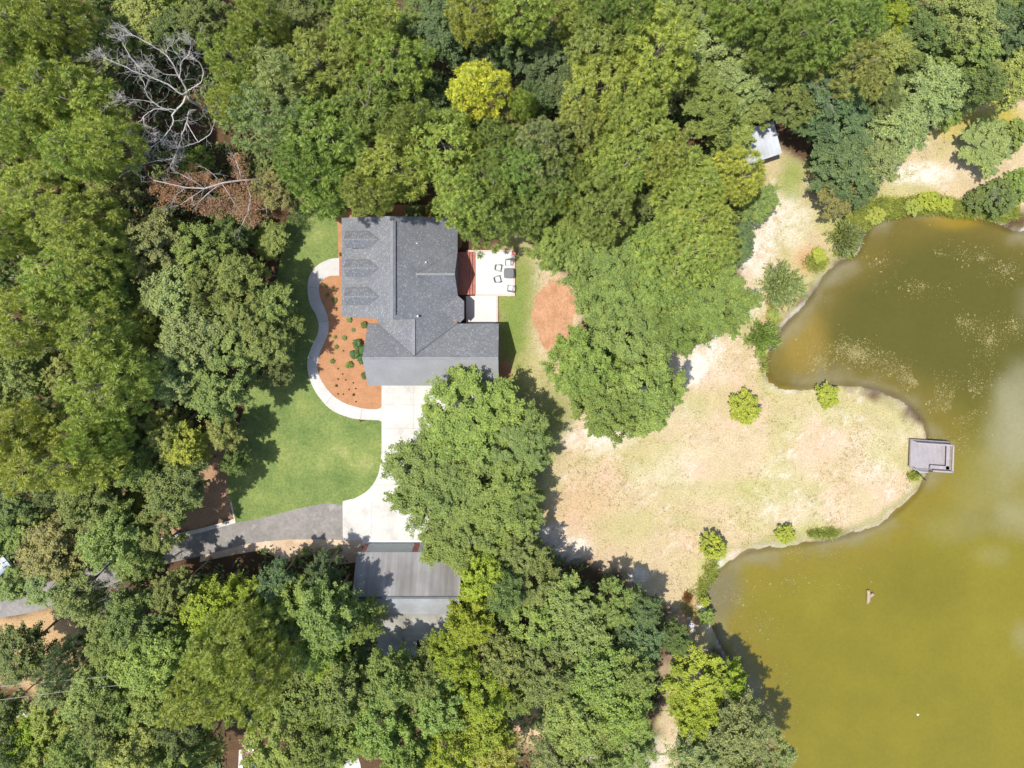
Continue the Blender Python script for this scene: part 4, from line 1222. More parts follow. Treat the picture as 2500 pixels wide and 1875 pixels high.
# one line per tree: kind px py radius(px) tone [top height]
TREES = '''
p 60 50 78 P;p 150 30 70 P;p 60 150 70 P;p 130 235 90 P;p 225 265 88 P;p 200 350 85 P;p 95 330 70 P;p 255 345 70 P
o 20 320 62 O;p 95 455 78 P;o 85 545 70 O;p 205 545 85 P;p 225 610 80 P;o 275 470 70 N;o 345 45 82 L;o 240 115 68 A
o 290 95 60 O;o 500 40 72 K;o 430 60 60 K;p 592 175 70 P;p 580 262 50 P;p 690 190 92 A;p 650 275 85 A;o 370 585 85 N;o 480 620 72 O;o 560 560 50 K 8
o 10 210 60 K;p 0 560 58 P;o 0 420 55 O;o 660 585 50 G 4;o 480 395 45 G 7;o 330 140 55 K 8
p 885 55 88 P;o 740 40 74 K;p 630 60 62 P;p 620 100 60 P;o 1075 95 85 D;p 1135 25 68 T;p 800 165 95 P;p 955 165 86 P;p 785 320 95 G;p 890 285 92 G
o 1040 265 72 D;p 1180 225 72 Y;p 1095 385 88 P;p 960 410 82 P;p 815 430 88 G;p 1205 350 60 G;p 1205 465 84 G;p 1130 490 75 P;p 900 465 60 L;o 690 445 66 N
p 1192 545 66 G 13;p 1285 508 66 G 14;o 745 490 45 K 9;o 1010 190 60 D;o 760 230 55 K 10;p 1000 330 60 G;p 730 380 70 G
o 1330 140 85 D;o 1375 235 80 D;o 1310 250 60 D;p 1475 100 80 L;p 1460 230 85 P;p 1540 260 72 P;p 1595 140 92 P;o 1745 130 90 A;o 1800 200 88 A;o 1720 215 70 O;o 1660 75 62 O;p 1820 25 78 G
p 1570 340 95 P;o 1725 295 80 G;p 1350 355 74 A;p 1500 410 88 G;p 1385 440 62 G;p 1370 492 38 Y 12;p 1470 500 84 G;p 1310 465 72 G;p 1680 470 92 P;p 1700 540 90 P;p 1790 430 74 T;p 1640 585 88 P;p 1740 600 70 P
o 1400 590 78 O;o 1795 585 58 D 9;o 1850 500 55 O 9;p 1270 400 66 G;p 1275 240 36 P;p 1560 15 68 G;p 1400 20 70 P;p 1290 25 70 P;p 1470 30 60 G;o 1250 100 60 D;p 1630 420 60 P;o 1790 320 62 G 9;o 1830 270 60 O 9
o 1560 500 60 K 11;p 1400 320 60 L
p 1890 35 78 G;p 1985 75 95 G;p 1900 115 70 G;o 2180 40 45 B 10;o 2330 45 92 O;o 2250 85 70 K;o 2455 85 88 D;p 2090 165 82 L;o 2150 150 74 L;o 2030 215 95 D;o 2060 300 80 D;o 1990 290 62 D;o 2270 215 84 A
o 2050 400 82 D;o 2095 450 62 D;o 2190 330 80 A;o 2140 400 70 A;o 2040 480 52 N 8;o 2465 190 72 L;o 2400 215 60 K;o 2370 140 70 O;p 2080 40 75 G;o 1950 190 70 O;o 1930 275 58 O;o 2330 180 50 K 8;o 2220 160 60 K 9;o 2300 270 50 G 6
p 200 655 92 P;o 110 660 60 L;p 60 775 86 P;o 270 720 70 O;o 430 715 86 A;o 520 700 60 O;o 600 680 62 O;p 240 840 84 P;o 20 680 60 K
o 470 830 92 A;o 575 830 92 O;o 540 940 90 O;o 430 925 80 A;o 620 770 70 O;o 65 905 70 O;o 145 915 68 L;p 290 915 92 P;o 255 1015 70 A;p 35 1045 80 P;p 130 1105 88 P;p 215 1130 80 P;p 265 1070 55 P
o 400 1050 62 L;o 460 1090 60 T;o 545 1060 48 L 8;o 350 1135 68 O;o 430 1180 78 O;o 45 1215 78 K;o 225 1225 78 O;o 570 1130 36 K 7;o 660 740 64 O;o 655 840 60 O 10;o 694 800 50 O 8;o 668 905 46 K 7;o 330 1040 55 K 9;o 350 800 60 P;o 10 970 60 O;o 330 640 70 N;o 140 1180 60 K;o 400 800 50 K 9
o 50 1290 70 O;o 140 1325 84 N;o 270 1315 80 O;o 375 1290 66 O;o 120 1420 70 A;o 30 1430 46 A 8;o 180 1440 58 A;o 335 1500 84 K;o 280 1560 62 O;o 425 1455 62 O;o 510 1475 78 B;o 605 1465 56 B;o 45 1590 82 K 9
o 230 1705 76 O;o 130 1690 46 A 9;o 330 1600 80 G;o 410 1590 84 G;o 385 1690 78 G;p 540 1600 84 P;p 600 1550 68 P;p 520 1690 82 P;p 620 1640 70 P;o 255 1780 72 O;o 80 1800 58 B 9;o 20 1830 50 K;o 190 1850 72 O;o 330 1840 78 L;o 430 1850 66 O;o 440 1780 66 K;p 165 1600 38 D 11
o 490 1840 50 L 8;o 350 1370 60 O;o 550 1510 60 B
o 735 1480 80 G;o 795 1520 86 O 14;o 885 1520 56 G;o 680 1550 74 O;o 780 1570 74 G;o 800 1620 50 B 10;o 1170 1420 66 B;o 1155 1510 70 B;o 1135 1590 62 B;o 1100 1640 55 B
o 720 1700 84 O;o 684 1802 90 G;o 840 1690 78 O;o 930 1760 86 G;o 960 1660 74 O;o 1040 1640 66 O;o 1060 1730 80 G;o 1160 1770 84 B;o 1190 1680 66 B;o 830 1800 80 G;o 760 1830 70 G;o 1000 1840 78 G;o 1100 1850 70 B;o 1210 1850 64 T;o 890 1600 40 D 8
o 1300 1420 68 O 9;o 1375 1460 76 O 9;o 1310 1530 82 G 10;o 1410 1530 84 O 10;o 1495 1480 62 O 8.5;o 1570 1490 52 D 8;o 1560 1560 60 D 8.5;o 1340 1640 84 O;o 1450 1640 90 G;o 1545 1640 74 O;o 1262 1700 50 O;o 1400 1750 86 G;o 1510 1740 82 G;o 1350 1855 58 A;o 1440 1850 82 G;o 1540 1820 66 O;o 1250 1600 66 O;o 1240 1440 60 K
o 1710 1660 84 B 9;o 1690 1740 66 B 9;o 1785 1670 50 B 8;o 1810 1780 76 A;o 1745 1820 74 A;o 1870 1840 66 A;o 1700 1860 66 A;o 1650 1560 40 K 7;o 1800 1870 70 O
b 1145 1030 162 G 9.5;b 1250 1090 115 O 8.5;b 1055 1175 150 G 10;b 1180 1210 165 G 9.5;b 1130 1300 132 G 9.5;b 1265 1220 95 O 8
b 1500 690 138 O;b 1620 650 150 G;b 1730 720 135 G;b 1530 810 150 O;b 1650 790 110 G;b 1435 885 115 G;b 1560 950 140 G;b 1470 985 110 G;b 1365 588 84 G
'''
LANDMARKS = [  # px, py, words
    (430, 210, 'the bare grey tree'), (490, 440, 'the rust-brown tree'), (960, 650, 'the house roof'), (720, 1060, 'the lower front lawn'), (1180, 225, 'the bright yellow pine'),
    (1870, 345, 'the white-roofed shed'), (1000, 1460, 'the detached garage'), (650, 1290, 'the asphalt lane'), (1205, 665, 'the white patio'), (1354, 775, 'the red straw bed'),
    (1700, 1120, 'the sandy clearing'), (45, 1590, 'the round tree by the wires'), (610, 1850, 'the maroon car'), (1690, 1500, 'the rock pile'), (2250, 425, 'the sandy bank'),
    (2180, 40, 'the small lime tree'), (1370, 492, 'the tiny yellow pine'), (900, 1150, 'the concrete driveway'), (60, 1475, 'the lane at the left edge'), (2200, 560, 'the north pond shore'),
    (250, 640, 'the big yellow-green pines left of the rust-brown tree'), (540, 1180, 'the bare straw beside the lawn'), (1310, 1770, 'the sandy gap at the bottom edge'), (0, 0, 'the upper left corner'), (2500, 0, 'the upper right corner'), (1500, 0, 'the top edge middle'), (800, 0, 'the top edge by the yellow pine'),
]
LANDMARKS = LANDMARKS[:20] + LANDMARKS[21:26]
ORD = ['first', 'second', 'third', 'fourth', 'fifth', 'sixth', 'seventh', 'eighth', 'ninth', 'tenth', 'eleventh', 'twelfth', 'thirteenth', 'fourteenth', 'fifteenth', 'sixteenth', 'seventeenth', 'eighteenth']
KN = {'p': ('pine_tree', 'pine', 'pine'), 'o': ('broadleaf_tree', 'oak', 'broadleaf tree'), 'b': ('broadleaf_tree', 'bigoak', 'spreading oak')}
SPECIAL = {
    (1180, 225): 'bright yellow needled pine standing out in the forest above the house roof',
    (1370, 492): 'small yellow pine tucked among green pines up from the red straw bed',
    (2180, 40): 'small lime green tree lit at the top edge toward the upper right corner',
    (45, 1590): 'round dark green tree on bare straw at the left edge, under the wires',
    (165, 1600): 'slim leaning dark conifer beside the round tree under the wires',
}


def direction(dx, dy):
    a = math.degrees(math.atan2(-dy, dx)) % 360
    return ['right of', 'up and right of', 'above', 'up and left of', 'left of', 'down and left of', 'below', 'down and right of'][int((a + 22.5) // 45) % 8]


rows = []
for ln in TREES.strip().splitlines():
    for it in ln.split(';'):
        q = it.split()
        if len(q) < 5: continue
        rows.append([q[0], float(q[1]), float(q[2]), float(q[3]), q[4], float(q[5]) if len(q) > 5 else None])
# smaller trees seen between the big crowns wherever the woods close up
OPEN = [CLEAR_PX, [(690, 470), (1330, 490), (1330, 960), (1215, 1340), (860, 1350), (838, 1330), (640, 1345), (480, 1385), (340, 1420), (340, 1300), (540, 1270), (470, 1060), (540, 1040), (610, 900), (640, 700)],
        LANE_T + LANE_B, [(840, 1320), (1180, 1320), (1180, 1680), (840, 1680)], [(1770, 270), (1950, 260), (1970, 430), (1790, 440)], STRAWPATCH, [(540, 1740), (700, 1740), (700, 1960), (540, 1960)],
        [(790, 1800), (910, 1800), (910, 1960), (790, 1960)], SHORE_PX, [(1260, 1700), (1350, 1700), (1350, 1875), (1260, 1875)], [(330, 90), (560, 120), (560, 420), (330, 420)], [(330, 380), (700, 380), (700, 560), (330, 540)]]
fr_ = random.Random(17)
cand = [(fr_.uniform(-30, 2530), fr_.uniform(-30, 1900)) for _ in range(2600)]
cx_ = np.array([c_[0] for c_ in cand]); cy_ = np.array([c_[1] for c_ in cand])
ok_ = np.ones(len(cand), bool)
for po in OPEN: ok_ &= poly_sd(cx_, cy_, po) < -48
for (px, py), k_ in zip(cand, ok_):
    if not k_: continue
    if any(math.hypot(px - r[1], py - r[2]) < (.66 * r[3] + 26) for r in rows): continue
    rows.append(['o', round(px), round(py), fr_.uniform(46, 62), fr_.choice('OOGAKKNPD'), fr_.uniform(8.5, 11)])
clusters = {}
for r in rows:
    best = min(LANDMARKS, key=lambda l: math.hypot(l[0] - r[1], l[1] - r[2]) + (0 if math.hypot(l[0] - r[1], l[1] - r[2]) > 20 else 1e4))
    dx, dy = r[1] - best[0], r[2] - best[1]
    key = (TONE[r[4]][3], KN[r[0]][2], direction(dx, dy), best[2])
    clusters.setdefault(key, []).append((math.hypot(dx, dy), r))
for key, lst in clusters.items():
    lst.sort(key=lambda t: t[0])
    for i, (_, r) in enumerate(lst):
        tone, kn, dr, lm = key
        if len(lst) == 1: r.append(f'{tone} {kn} {dr} {lm}')
        else: r.append(f'{tone} {kn}, {ORD[i]} out {dr} {lm}')
        if (int(r[1]), int(r[2])) in SPECIAL: r[6] = SPECIAL[(int(r[1]), int(r[2]))]


def plant(kind_name, proto, x, y, rot, sxy, sz, color, label, cat, group, tilt=(0, 0), crown_name='crown'):
    cm, tm = proto[0], proto[1]
    root = empty(kind_name, (x, y, 0))
    root.rotation_euler = (tilt[0], tilt[1], rot)
    root.scale = (sxy, sxy, sz)
    tag(root, label, cat, group)
    c_ = bpy.data.objects.new(crown_name, cm); c_.parent = root; c_.color = (*color, 1); COL.objects.link(c_)
    t_ = bpy.data.objects.new('trunk', tm); t_.parent = root; COL.objects.link(t_)
    return root


for i, r in enumerate(rows):
    k, px, py, rad, tone, top, label = r
    rr = random.Random(1000 + i)
    name, pk, _ = KN[k]
    proto = PROTO[pk][rr.randrange(len(PROTO[pk]))]
    if top is None:
        top = {'p': 17.5, 'o': 12.0, 'b': 13.0}[k] + rr.uniform(-1.8, 1.8)
        if k == 'o': top *= .72 + .28 * min(1.2, rad / 80)
    zc = top * (.74 if k == 'p' else .70)
    x, y = W(px, py, zc)
    R = rad / S * (1 - zc / H) * 1.06
    sxy = R / proto[2]; sz = top / proto[3]
    t = TONE[tone]
    v = rr.uniform(.88, 1.14)
    colr = tuple(t[j] * v * rr.uniform(.94, 1.06) for j in range(3))
    plant(name, proto, x, y, rr.uniform(0, 6.28), sxy, sz, colr, label, 'tree', {'p': 'pines of the woods', 'o': 'broadleaf trees of the woods', 'b': 'spreading oaks round the clearing'}[k],
          (rr.gauss(0, .03), rr.gauss(0, .03)))

# ------------------------------------------------------------------ shore and clearing bushes
BUSH = [  # px py r tone height kind label
    (1820, 998, 50, 'B', 3.0, 'shrub', 'largest lime green bush alone on the sandy clearing'),
    (2022, 968, 38, 'B', 2.4, 'shrub', 'lime green bush on the upper bank of the sandy point'),
    (1742, 1336, 42, 'B', 2.8, 'shrub', 'airy lime green bush above the lower cove'),
    (1918, 1306, 30, 'B', 1.8, 'shrub', 'compact lime green bush on the lower bank of the sandy point'),
    (1726, 1506, 26, 'G', 1.6, 'shrub', 'small green bush on the bank beside the rock pile'),
    (1722, 1470, 16, 'B', 1.0, 'shrub', 'tiny lime sprig on the bank above the rock pile'),
    (1915, 700, 70, 'A', 3.2, 'fanshrub', 'feathery grey-green willow leaning over the water by the sand path'),
    (1868, 825, 52, 'G', 2.6, 'fanshrub', 'loose green willow at the inner pond corner'),
    (2078, 582, 52, 'A', 3.4, 'fanshrub', 'pale feathery willow where the north shore turns'),
    (2400, 360, 78, 'A', 4.0, 'oak', 'grey-green small tree alone on the sandy bank'),
    (2478, 325, 50, 'G', 3.5, 'shrub', 'fresh green bush beside the small tree on the sandy bank'),
    (2440, 480, 62, 'K', 3.4, 'shrub', 'dark green bush overhanging the north shore'),
    (2490, 455, 55, 'G', 3.4, 'shrub', 'green bush behind the dark bush on the north shore'),
    (2385, 490, 34, 'K', 2.2, 'shrub', 'small dark bush at the water next to the overhanging bush'),
    (2270, 490, 34, 'B', 1.6, 'shrub', 'lime green reedy bush on the north shore'),
    (2230, 505, 26, 'P', 1.2, 'shrub', 'yellow-green low bush on the north shore'),
    (2310, 500, 24, 'B', 1.2, 'shrub', 'little lime bush right of the reedy bush on the north shore'),
    (2140, 525, 28, 'T', 1.2, 'shrub', 'golden green low bush on the north shore near the dark trees'),
    (2000, 622, 24, 'B', 1.0, 'shrub', 'small lime bush at the water below the feathery willow'),
    (1890, 770, 20, 'P', 1.0, 'shrub', 'small yellow-green bush between the two willows'),
    (880, 512, 30, 'O', 2.6, 'shrub', 'leafy green shrub against the upper house wall'),
    (925, 515, 26, 'N', 2.2, 'shrub', 'brownish shrub above the house ridge end'),
    (1010, 518, 30, 'O', 2.6, 'shrub', 'green shrub above the rear roof slope'),
    (1060, 512, 28, 'T', 2.4, 'shrub', 'golden green shrub above the rear roof corner'),
    (832, 621, 6, 'K', .8, 'shrub', 'small clipped dark shrub at the house front above the walk'),
    (1680, 1462, 16, 'N', .9, 'fanshrub', 'brown dead brush above the rock pile'),
]
for i, (px, py, rad, tone, hh, kind, label) in enumerate(BUSH):
    rr = random.Random(3000 + i)
    proto = PROTO[kind][rr.randrange(len(PROTO[kind]))]
    zc = hh * .6
    x, y = W(px, py, zc)
    R = rad / S * (1 - zc / H)
    t = TONE[tone]
    colr = tuple(c_ * rr.uniform(.95, 1.05) for c_ in t[:3])
    if tone == 'B': colr = (.42, .46, .07)
    if 'dead' in label: colr = (.32, .17, .08)
    plant('bush', proto, x, y, rr.uniform(0, 6.28), R / proto[2], hh / proto[3], colr, label, 'bush', None)

# mulch-bed plants
BED = [(795, 698, 5.5, 'G', 'fresh green shrub at the top of the mulch bed, nearer the walk'), (817, 705, 4.5, 'P', 'tiny yellow-green shrub at the top of the mulch bed'),
       (799, 720, 6.5, 'G', 'fresh green shrub third down along the walk side of the mulch bed'), (817, 733, 8, 'G', 'green shrub in the shade near the top of the mulch bed'),
       (852, 781, 9, 'A', 'grey-green shrub below the lower house front corner'), (889, 793, 11, 'K', 'round dark green shrub at the upper corner of the garage wing'),
       (862, 806, 6.5, 'A', 'grey-green shrub left of the round dark shrub'), (840, 825, 8, 'A', 'grey-green shrub in the middle of the mulch bed'),
       (821, 847, 7, 'O', 'dull green shrub at the shadow edge in mid mulch bed'), (818, 823, 6, 'O', 'dull green shrub inside the tree shadow on the mulch bed'),
       (811, 882, 8, 'O', 'dull green shrub low in the tree shadow on the mulch bed'), (852, 891, 12, 'G', 'fresh green shrub below the palm clump'), (889, 917, 11, 'K', 'dark green shrub by the lower corner of the garage wing')]
for i, (px, py, rad, tone, label) in enumerate(BED):
    rr = random.Random(4000 + i)
    proto = PROTO['shrub'][rr.randrange(3)]
    hh = rad / S * 1.3
    x, y = W(px, py, hh * .5)
    plant('shrub', proto, x, y, rr.uniform(0, 6.28), rad / S / proto[2], hh / proto[3], TONE[tone][:3], label, 'shrub', 'shrubs of the mulch bed')
rr = random.Random(77)
SEED = [(826, 900), (837, 913), (826, 925), (845, 927), (822, 941), (853, 950), (869, 948), (863, 934), (864, 963), (826, 961), (839, 962), (870, 980), (839, 856)]
for i, (px, py) in enumerate(SEED):
    proto = PROTO['shrub'][i % 3]
    big = py in (941, 963)
    plant('seedling', proto, *W(px, py), rr.uniform(0, 6.28), (.16 if big else .10), (.16 if big else .12), (.17, .13, .03), 'sparse olive seedling scattered over the open lower mulch bed', 'seedling', 'seedlings of the mulch bed')


def palm_mesh(rng, n=26, L_=1.0):
    vs = []; fs = []
    for k in range(n):
        a = 2.4 * k + rng.uniform(-.2, .2); el = rng.uniform(.15, .95)
        dv = np.array([math.cos(a) * math.cos(el), math.sin(a) * math.cos(el), math.sin(el)])
        side = np.array([-math.sin(a), math.cos(a), 0.0])
        ln = L_ * rng.uniform(.8, 1.1)
        m_ = 7
        b = len(vs)
        for j in range(m_):
            t = j / (m_ - 1)
            p = dv * ln * t + np.array([0, 0, .35 - .45 * t * t * ln])
            w_ = .15 * math.sin(math.pi * min(1, .12 + .88 * t)) + .01
            up = np.array([0, 0, .05])
            vs += [p - side * w_ - up, p + np.array([0, 0, .02]), p + side * w_ - up]
        for j in range(m_ - 1):
            q = b + j * 3
            fs += [(q, q + 1, q + 4, q + 3), (q + 1, q + 2, q + 5, q + 4)]
    return vs, fs


SAGO = [(872, 840, 15, 'uppermost palm of the clump against the garage wing'), (888, 856, 15, 'palm of the clump partly under the garage roof edge'), (866, 866, 15, 'left palm of the clump in the mulch bed'), (884, 877, 15, 'lowest palm of the clump against the garage wing')]
for i, (px, py, rad, label) in enumerate(SAGO):
    rng = np.random.default_rng(60 + i)
    o = empty('sago_palm', (*W(px, py, .6), 0))
    tag(o, label, 'palm', 'palms of the mulch bed')
    v, f = palm_mesh(rng, 30, rad / S)
    fo = MB().add(v, f).build('fronds', M['leaf'], o, (0, 0, .3)); fo.color = (.12, .21, .08, 1)
    MB().tube([(0, 0, 0), (0, 0, .65)], [.13, .1], 8).build('trunk', M['bark'], o)

# ------------------------------------------------------------------ the bare grey tree
def twigs(mb, p, dv, ln, rad, depth, rng, tips):
    n = 4
    pts = [p]
    dcur = np.array(dv, float)
    for k in range(n):
        dcur = unit(dcur + rng.normal(size=3) * .16 + np.array([0, 0, .03]))
        pts.append(pts[-1] + dcur * ln / n)
    mb.tube(pts, [max(.007, rad * (1 - .6 * k / n)) for k in range(n + 1)], 5)
    tips.append(pts[-1])
    if depth <= 0: return
    for k in range(1, n + 1):
        for s in range(1 if k < n else 2):
            if rng.random() < .72:
                nd = unit(dcur + rng.normal(size=3) * .75)
                twigs(mb, pts[k], nd, ln * rng.uniform(.45, .7), max(.008, rad * .5), depth - 1, rng, tips)


def limb_px(pts):
    return [np.array(WP(px, py, z)) for px, py, z in pts]


dead = empty('dead_tree', (*W(562, 286, 0), 0))
tag(dead, 'bare pale grey dead tree with spreading twigs in the upper left forest', 'tree')
rng = np.random.default_rng(5)
LIMBS = [
    ([(562, 286, 0), (520, 272, 4), (488, 258, 6.5), (462, 240, 8.5), (457, 223, 10)], .26, .17, 0),
    ([(457, 223, 10), (443, 231, 10.5), (410, 205, 11.5), (368, 188, 12.5), (345, 168, 13), (325, 149, 13.5), (310, 125, 14), (298, 102, 14.3)], .15, .04, 1),
    ([(368, 188, 12.5), (330, 175, 13), (300, 160, 13.4), (262, 145, 13.8)], .08, .03, 1),
    ([(457, 223, 10), (446, 200, 11), (435, 184, 11.6), (415, 145, 13), (395, 126, 13.6), (362, 106, 14.4), (325, 86, 15)], .15, .04, 1),
    ([(440, 195, 11.2), (443, 153, 12.8), (462, 132, 13.5), (466, 112, 14.2)], .09, .03, 1),
    ([(415, 145, 13), (405, 125, 13.7), (420, 108, 14.4)], .06, .02, 1),
    ([(457, 223, 10), (447, 250, 10.3), (431, 268, 10.6), (419, 282, 10.8)], .16, .12, 0),
    ([(431, 268, 10.6), (400, 265, 11.2), (376, 251, 11.8), (358, 230, 12.4), (352, 205, 12.9), (342, 185, 13.3)], .10, .03, 1),
    ([(376, 251, 11.8), (345, 245, 12.3), (310, 242, 12.8)], .06, .02, 1),
    ([(421, 274, 10.6), (395, 266, 11.2), (370, 270, 11.6), (345, 292, 12), (322, 312, 12.3)], .09, .03, 1),
    ([(350, 285, 12), (352, 310, 12.2), (368, 325, 12.4)], .05, .02, 1),
    ([(419, 282, 10.8), (423, 300, 11), (410, 322, 11.3), (392, 343, 11.6), (372, 358, 11.9)], .10, .03, 1),
    ([(480, 268, 7.2), (462, 272, 8.0), (456, 298, 8.8), (446, 325, 9.4), (441, 345, 9.8), (432, 370, 10.2), (424, 387, 10.5)], .14, .06, 1),
    ([(424, 387, 10.5), (392, 392, 11), (360, 398, 11.4), (333, 404, 11.8)], .06, .02, 1),
    ([(456, 298, 8.8), (470, 325, 9.4), (484, 347, 9.8)], .09, .05, 0),
    ([(484, 347, 9.8), (510, 330, 10.3), (522, 305, 10.7), (525, 285, 11)], .06, .02, 1),
    ([(484, 347, 9.8), (460, 355, 10), (440, 358, 10.2)], .05, .02, 1),
    ([(457, 223, 10), (470, 214, 10.6), (482, 207, 11.2), (496, 190, 11.8), (492, 160, 12.4), (478, 145, 12.8)], .10, .03, 1),
    ([(435, 184, 11.6), (400, 180, 12.2), (375, 165, 12.7)], .06, .02, 1),
]
trunk_mb, br = MB(), MB()
tips = []
for li, (pts, r0, r1, tw) in enumerate(LIMBS):
    P = limb_px(pts)
    off = np.array(dead.location)
    P = [p - off for p in P]
    n = len(P)
    # ease into a smooth curve
    sp = []
    for i in range(n - 1):
        p0, p1, p2, p3 = P[max(i - 1, 0)], P[i], P[i + 1], P[min(i + 2, n - 1)]
        for k in range(4):
            t = k / 4
            sp.append(.5 * (2 * p1 + (p2 - p0) * t + (2 * p0 - 5 * p1 + 4 * p2 - p3) * t * t + (3 * p1 - p0 - 3 * p2 + p3) * t ** 3) + rng.normal(size=3) * .025)
    sp.append(P[-1])
    m_ = len(sp)
    (trunk_mb if li == 0 else br).tube(sp, [.58 * (r0 + (r1 - r0) * k / (m_ - 1)) for k in range(m_)], 7)
    if tw:
        for k in range(3, m_, 2 if li % 2 else 1):
            dv = unit(sp[min(k + 1, m_ - 1)] - sp[k - 1])
            nd = unit(dv + rng.normal(size=3) * .7 + np.array([0, 0, .1]))
            twigs(br, sp[k], nd, rng.uniform(.8, 1.5), .012, 1 + (k % 4 == 0), rng, tips)
        dv = unit(sp[-1] - sp[-3])
        for q in range(4):
            twigs(br, sp[-1], unit(dv + rng.normal(size=3) * .35), rng.uniform(.7, 1.2), .022, 2, rng, tips)
trunk_mb.build('trunk', M['dead_wood'], dead)
br.build('branches', M['dead_wood'], dead)

# the rust-brown dying tree
rust = empty('dying_tree', (*W(668, 452, 0), 0))
tag(rust, 'dying tree with rust-brown leaves above the front lawn', 'tree')
rng = np.random.default_rng(15)
off = np.array(rust.location)
RL = [([(668, 452, 0), (655, 445, 4), (640, 437, 6.5), (590, 440, 8), (541, 447, 8.6), (500, 460, 9), (455, 458, 9.4), (410, 448, 9.8), (375, 440, 10)], .18, .03),
      ([(541, 447, 8.6), (510, 470, 9), (486, 493, 9.2)], .08, .03), ([(590, 440, 8), (585, 415, 8.8), (575, 390, 9.5)], .08, .03), ([(600, 440, 7.6), (612, 480, 8.2), (605, 520, 8.6), (590, 550, 8.8)], .09, .03),
      ([(640, 437, 6.5), (660, 480, 7.4), (650, 510, 7.9)], .07, .02), ([(500, 460, 9), (470, 440, 9.6), (440, 425, 10)], .06, .02), ([(541, 447, 8.6), (560, 475, 9), (575, 500, 9.2)], .06, .02), ([(500, 460, 9), (470, 480, 9.4), (440, 500, 9.6)], .06, .02),
      ([(455, 458, 9.4), (430, 475, 9.6), (420, 495, 9.8)], .05, .02), ([(541, 447, 8.6), (520, 425, 9.2), (500, 410, 9.6)], .05, .02)]
tb_, tips = MB(), []
for li, (pts, r0, r1) in enumerate(RL):
    P = [p - off for p in limb_px(pts)]
    m_ = len(P)
    tb_.tube(P, [.75 * r0 + .9 * (r1 - .75 * r0) * k / (m_ - 1) for k in range(m_)], 6)
    for k in range(1, m_):
        for q in range(2):
            twigs(tb_, P[k], unit(unit(P[k] - P[k - 1]) + rng.normal(size=3) * .6), rng.uniform(.6, 1.1), .02, 1, rng, tips)
M['rust_wood'] = surf('brownish_dead_wood', [(0.3, (.34, .30, .27)), (0.7, (.52, .47, .43))], 1.5, (12, .75, 1.2), rough=.9)
tb_.build('branches', M['rust_wood'], rust)
cent = [(420, 462, 44), (375, 455, 24), (470, 492, 44), (440, 440, 36), (400, 488, 34), (570, 470, 34), (590, 500, 44), (620, 480, 44), (600, 535, 36), (575, 395, 34), (585, 425, 30), (640, 500, 44), (545, 495, 34), (500, 505, 30), (650, 470, 36), (465, 425, 26), (500, 440, 24), (530, 460, 26), (520, 510, 28), (615, 520, 32)]
pts, nor = [], []
for px, py, rad in cent:
    zc = 7.8
    c0 = np.array(WP(px, py, zc)) - off
    R = rad / S * .88
    for j in range(9):
        c1 = c0 + unit(rng.normal(size=3)) * R * rng.uniform(.2, .85) * np.array([1, 1, .6])
        n_ = 85
        dd = unit(rng.normal(size=(n_, 3)))
        p = c1 + dd * (R * .42 * rng.uniform(.1, 1, n_) ** .5)[:, None]
        pts.append(p); nor.append(unit(dd * .5 + np.array([0, 0, .5]) + rng.normal(size=(n_, 3)) * .6))
(v, f) = leaf_quads(np.concatenate(pts), np.concatenate(nor), .15, .07, rng, .1)
cm = mesh_np('crown', v, f)
o = link('crown', cm, M['leaf'], rust); o.color = (.45, .27, .175, 1)

# silvery half-bare twigs in two of the living crowns
def silver(px, py, zc, r, label, seed, base):
    rng = np.random.default_rng(seed)
    t = empty('bare_tree', (*W(*base, 0), 0))
    tag(t, label, 'tree')
    mb = MB(); off = np.array(t.location)
    top = np.array(WP(px, py, zc)) - off
    mb.tube([np.zeros(3), top * .45 + np.array([0, 0, top[2] * .1]), top - np.array([0, 0, 1.2])], [.16, .12, .08], 7)
    br_ = MB()
    tips = []
    for k in range(9):
        a = 2.4 * k
        nd = unit(np.array([math.cos(a), math.sin(a), rng.uniform(.15, .9)]))
        twigs(br_, top - np.array([0, 0, 1.3]), nd, r * rng.uniform(.45, .7), .024, 2, rng, tips)
    mb.build('trunk', M['silver_wood'], t)
    br_.build('branches', M['silver_wood'], t)


silver(2025, 232, 12.3, 2.6, 'silvery twigs of a half-bare tree rising through the dark blue-green trees', 31, (1930, 290))
silver(255, 1445, 9.6, 2.6, 'silvery half-bare tree over the lane near the left edge', 32, (330, 1400))
silver(2445, 470, 3.6, 1.3, 'bare grey twigs standing in the dark bush on the north shore', 34, (2440, 480))

